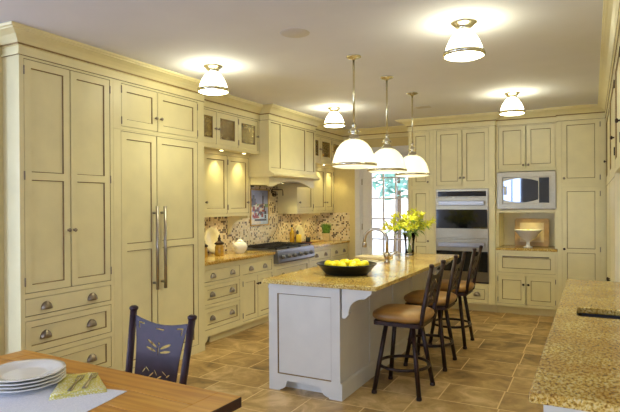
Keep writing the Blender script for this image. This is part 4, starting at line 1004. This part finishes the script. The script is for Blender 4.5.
# folded napkin and two forks
t=thing('napkin','yellow and white patterned napkin folded beside the plate stack','napkin',(-1.96,1.60,.754))
b=MB()
Nq=[Vector(p) for p in ((-2.13,1.66),(-2.02,1.735),(-1.795,1.597),(-1.925,1.42))]
def nap(s,t_): return (Nq[0]*(1-s)+Nq[1]*s)*(1-t_)+(Nq[3]*(1-s)+Nq[2]*s)*t_
for lay in range(3):
    rows=[]
    for i in range(9):
        tt=i/8*(1-.06*lay)+.03*lay; rows.append([(*nap(s,tt),.755+.0055*lay+.002*math.sin(7*s+3*tt+lay)+.002*(1-tt)) for s in [j/8 for j in range(9)]])
    b.grid(rows,0,True,False)
b.build('napkin_fold','napkin_cloth',t,solid=.004)
def fork(p,q,label):
    p=Vector(p); q=Vector(q); d=(q-p).normalized(); s=Vector((-d.y,d.x,0)); L_=.185
    t=thing('fork',label,'fork',tuple(p),'forks on the napkin'); b=MB(); up=Vector((0,0,1))
    prof=[(0,.008,0),(.03,.0095,0),(.06,.006,.001),(.10,.0035,.004),(.118,.004,.005),(.128,.0125,.003),(.14,.0145,.001)]
    b.grid([[p+d*u+s*w_*e+up*h_ for e in (-1,0,1)] for u,w_,h_ in prof],0,True,False)
    for j in range(4):
        o=-.012+j*.008; b.grid([[p+d*u+s*(o+e*.0022)+up*h_ for e in (-1,1)] for u,h_ in ((.138,.001),(.16,.001),(.185,.006))],0,True,False)
    b.build('fork_body','steel',t,solid=.0018)
fork((-1.893,1.490,.7755),(-2.010,1.650,.7755),'steel fork on the yellow napkin nearer the plates')
fork((-1.868,1.540,.7755),(-1.975,1.69,.7755),'steel fork on the yellow napkin farther from the plates')

# dining chair beyond the table
cx,cy=-2.085,2.135
t=thing('dining_chair','dark metal dining chair with dragonfly cut-out back behind the table','chair',(cx,cy,0))
def ch(a,z,w): # a across the back, leaning away from the table
    return (cx+a, cy+.02+.17*(z-.5)+w-.02*a, z-.024-.03*a)
for s in (-1,1):
    b=MB(); b.tube([(cx+s*.19,cy+.02,.012),(cx+s*.19,cy-.0,.44),ch(s*.195,.62,0),ch(s*.214,.965,0)],.0195,n=12); b.lathe([(.020,-.012),(.025,-.004),(.025,.006),(.014,.014)],ch(s*.214,.968,0),n=14,cap0=True,cap1=True); b.build('back_post','chair_iron',t)
    b=MB(); b.tube([(cx+s*.19,cy-.40,.012),(cx+s*.18,cy-.38,.44)],.0165,n=12); b.build('leg','chair_iron',t)
b=MB(); b.prism(rrect(-.20,.20,-.42,-.02,.05),lambda p,q,w:(cx+p,cy+q,w),.44,.462); b.build('seat_frame','chair_iron',t)
b=MB(); b.prism(rrect(-.205,.205,-.425,-.03,.06),lambda p,q,w:(cx+p,cy+q,w),.463,.51); b.build('seat','tan_leather',t,bevel=.015,seg=3)
zt_=.935; zb_=.54
outer=[(-.147,zb_),(.147,zb_)]+[(.147+.008*i/6+.042*(i/6)**3,zb_+(zt_-zb_)*i/6) for i in range(1,6)]+[(.197,zt_)]+[(.197-.394*i/14,zt_-.030*math.sin(PI*i/14)) for i in range(1,14)]+[(-.197,zt_)]+[(-(.147+.008*i/6+.042*(i/6)**3),zb_+(zt_-zb_)*i/6) for i in range(5,0,-1)]
def el(x,z,L_,W,an,n=8): return [(x+L_*math.cos(q)*math.cos(an)-W*math.sin(q)*math.sin(an),z+L_*math.cos(q)*math.sin(an)+W*math.sin(q)*math.cos(an)) for q in [2*PI*i/n for i in range(n)]]
hol=[[(-.163,.905),(-.118,.900),(-.118,.893),(-.154,.897),(-.148,.868),(-.155,.868)],[(.163,.905),(.118,.900),(.118,.893),(.154,.897),(.148,.868),(.155,.868)],[(-.03,.884),(.03,.882),(.03,.875),(-.03,.877)],
  el(-.046,.800,.042,.0075,-.42),el(-.050,.770,.040,.007,-.22),el(.050,.795,.042,.0075,.42),el(.052,.767,.040,.007,.22),el(.002,.805,.007,.007,0),el(.002,.768,.0045,.022,0),
  el(-.085,.655,.018,.004,.9),el(-.06,.665,.020,.004,-.6),el(-.03,.640,.022,.004,.7),el(.0,.655,.02,.004,-.9),el(.03,.635,.02,.004,.5),el(.06,.66,.022,.004,-.5),el(.088,.65,.016,.004,.6),el(-.045,.615,.016,.004,.2),el(.02,.605,.018,.004,-.3),el(.07,.62,.016,.004,.1)]
b=MB(); b.holes(outer,hol,lambda p,q,w:ch(p,q,w),-.002,.002); b.build('back_panel','chair_iron',t)
for z in (.56,.905):
    b=MB(); b.tube([ch(-.20,z,0),ch(-.19,z,.0)],.008,n=6); b.tube([ch(.19,z,0),ch(.20,z,0)],.008,n=6); b.build('back_tab','chair_iron',t)

# ------------------------------------------------------------------ world, camera
w=bpy.data.worlds.new('World'); bpy.context.scene.world=w; w.use_nodes=True
nt=w.node_tree; bg=nt.nodes['Background']
tcn=nt.nodes.new('ShaderNodeTexCoord'); sp=nt.nodes.new('ShaderNodeSeparateXYZ'); nt.links.new(tcn.outputs['Generated'],sp.inputs[0])
r=ramp(nt,[(.45,(.86,.86,.90,1)),(.52,(.93,.93,1,1)),(.8,(.70,.80,1,1))]); mr=nt.nodes.new('ShaderNodeMapRange'); mr.inputs[1].default_value=-1; nt.links.new(sp.outputs[2],mr.inputs[0]); nt.links.new(mr.outputs[0],r.inputs[0]); nt.links.new(r.outputs[0],bg.inputs['Color'])
bg.inputs['Strength'].default_value=1.7

cam=bpy.data.cameras.new('Camera'); co=bpy.data.objects.new('Camera',cam); C.objects.link(co)
f_px=539.73; yaw,pitch,roll=.4822,-.0033,-.0052
cam.sensor_width=36; cam.lens=f_px/620*36; cam.clip_start=.05
Rt=Vector((math.cos(yaw),math.sin(yaw),0)); Fd=Vector((-math.sin(yaw),math.cos(yaw),0)); Up=Vector((0,0,1))
F2=Fd*math.cos(pitch)+Up*math.sin(pitch); U2=-Fd*math.sin(pitch)+Up*math.cos(pitch)
R3=Rt*math.cos(roll)+U2*math.sin(roll); U3=-Rt*math.sin(roll)+U2*math.cos(roll)
m=Matrix((R3,U3,-F2)).transposed().to_4x4(); m.translation=(0,0,1.5319); co.matrix_world=m
sc=bpy.context.scene; sc.camera=co
sc.view_settings.view_transform='Standard'; sc.view_settings.look='None'; sc.view_settings.gamma=1; sc.view_settings.use_curve_mapping=False
sc.view_settings.exposure=1.05
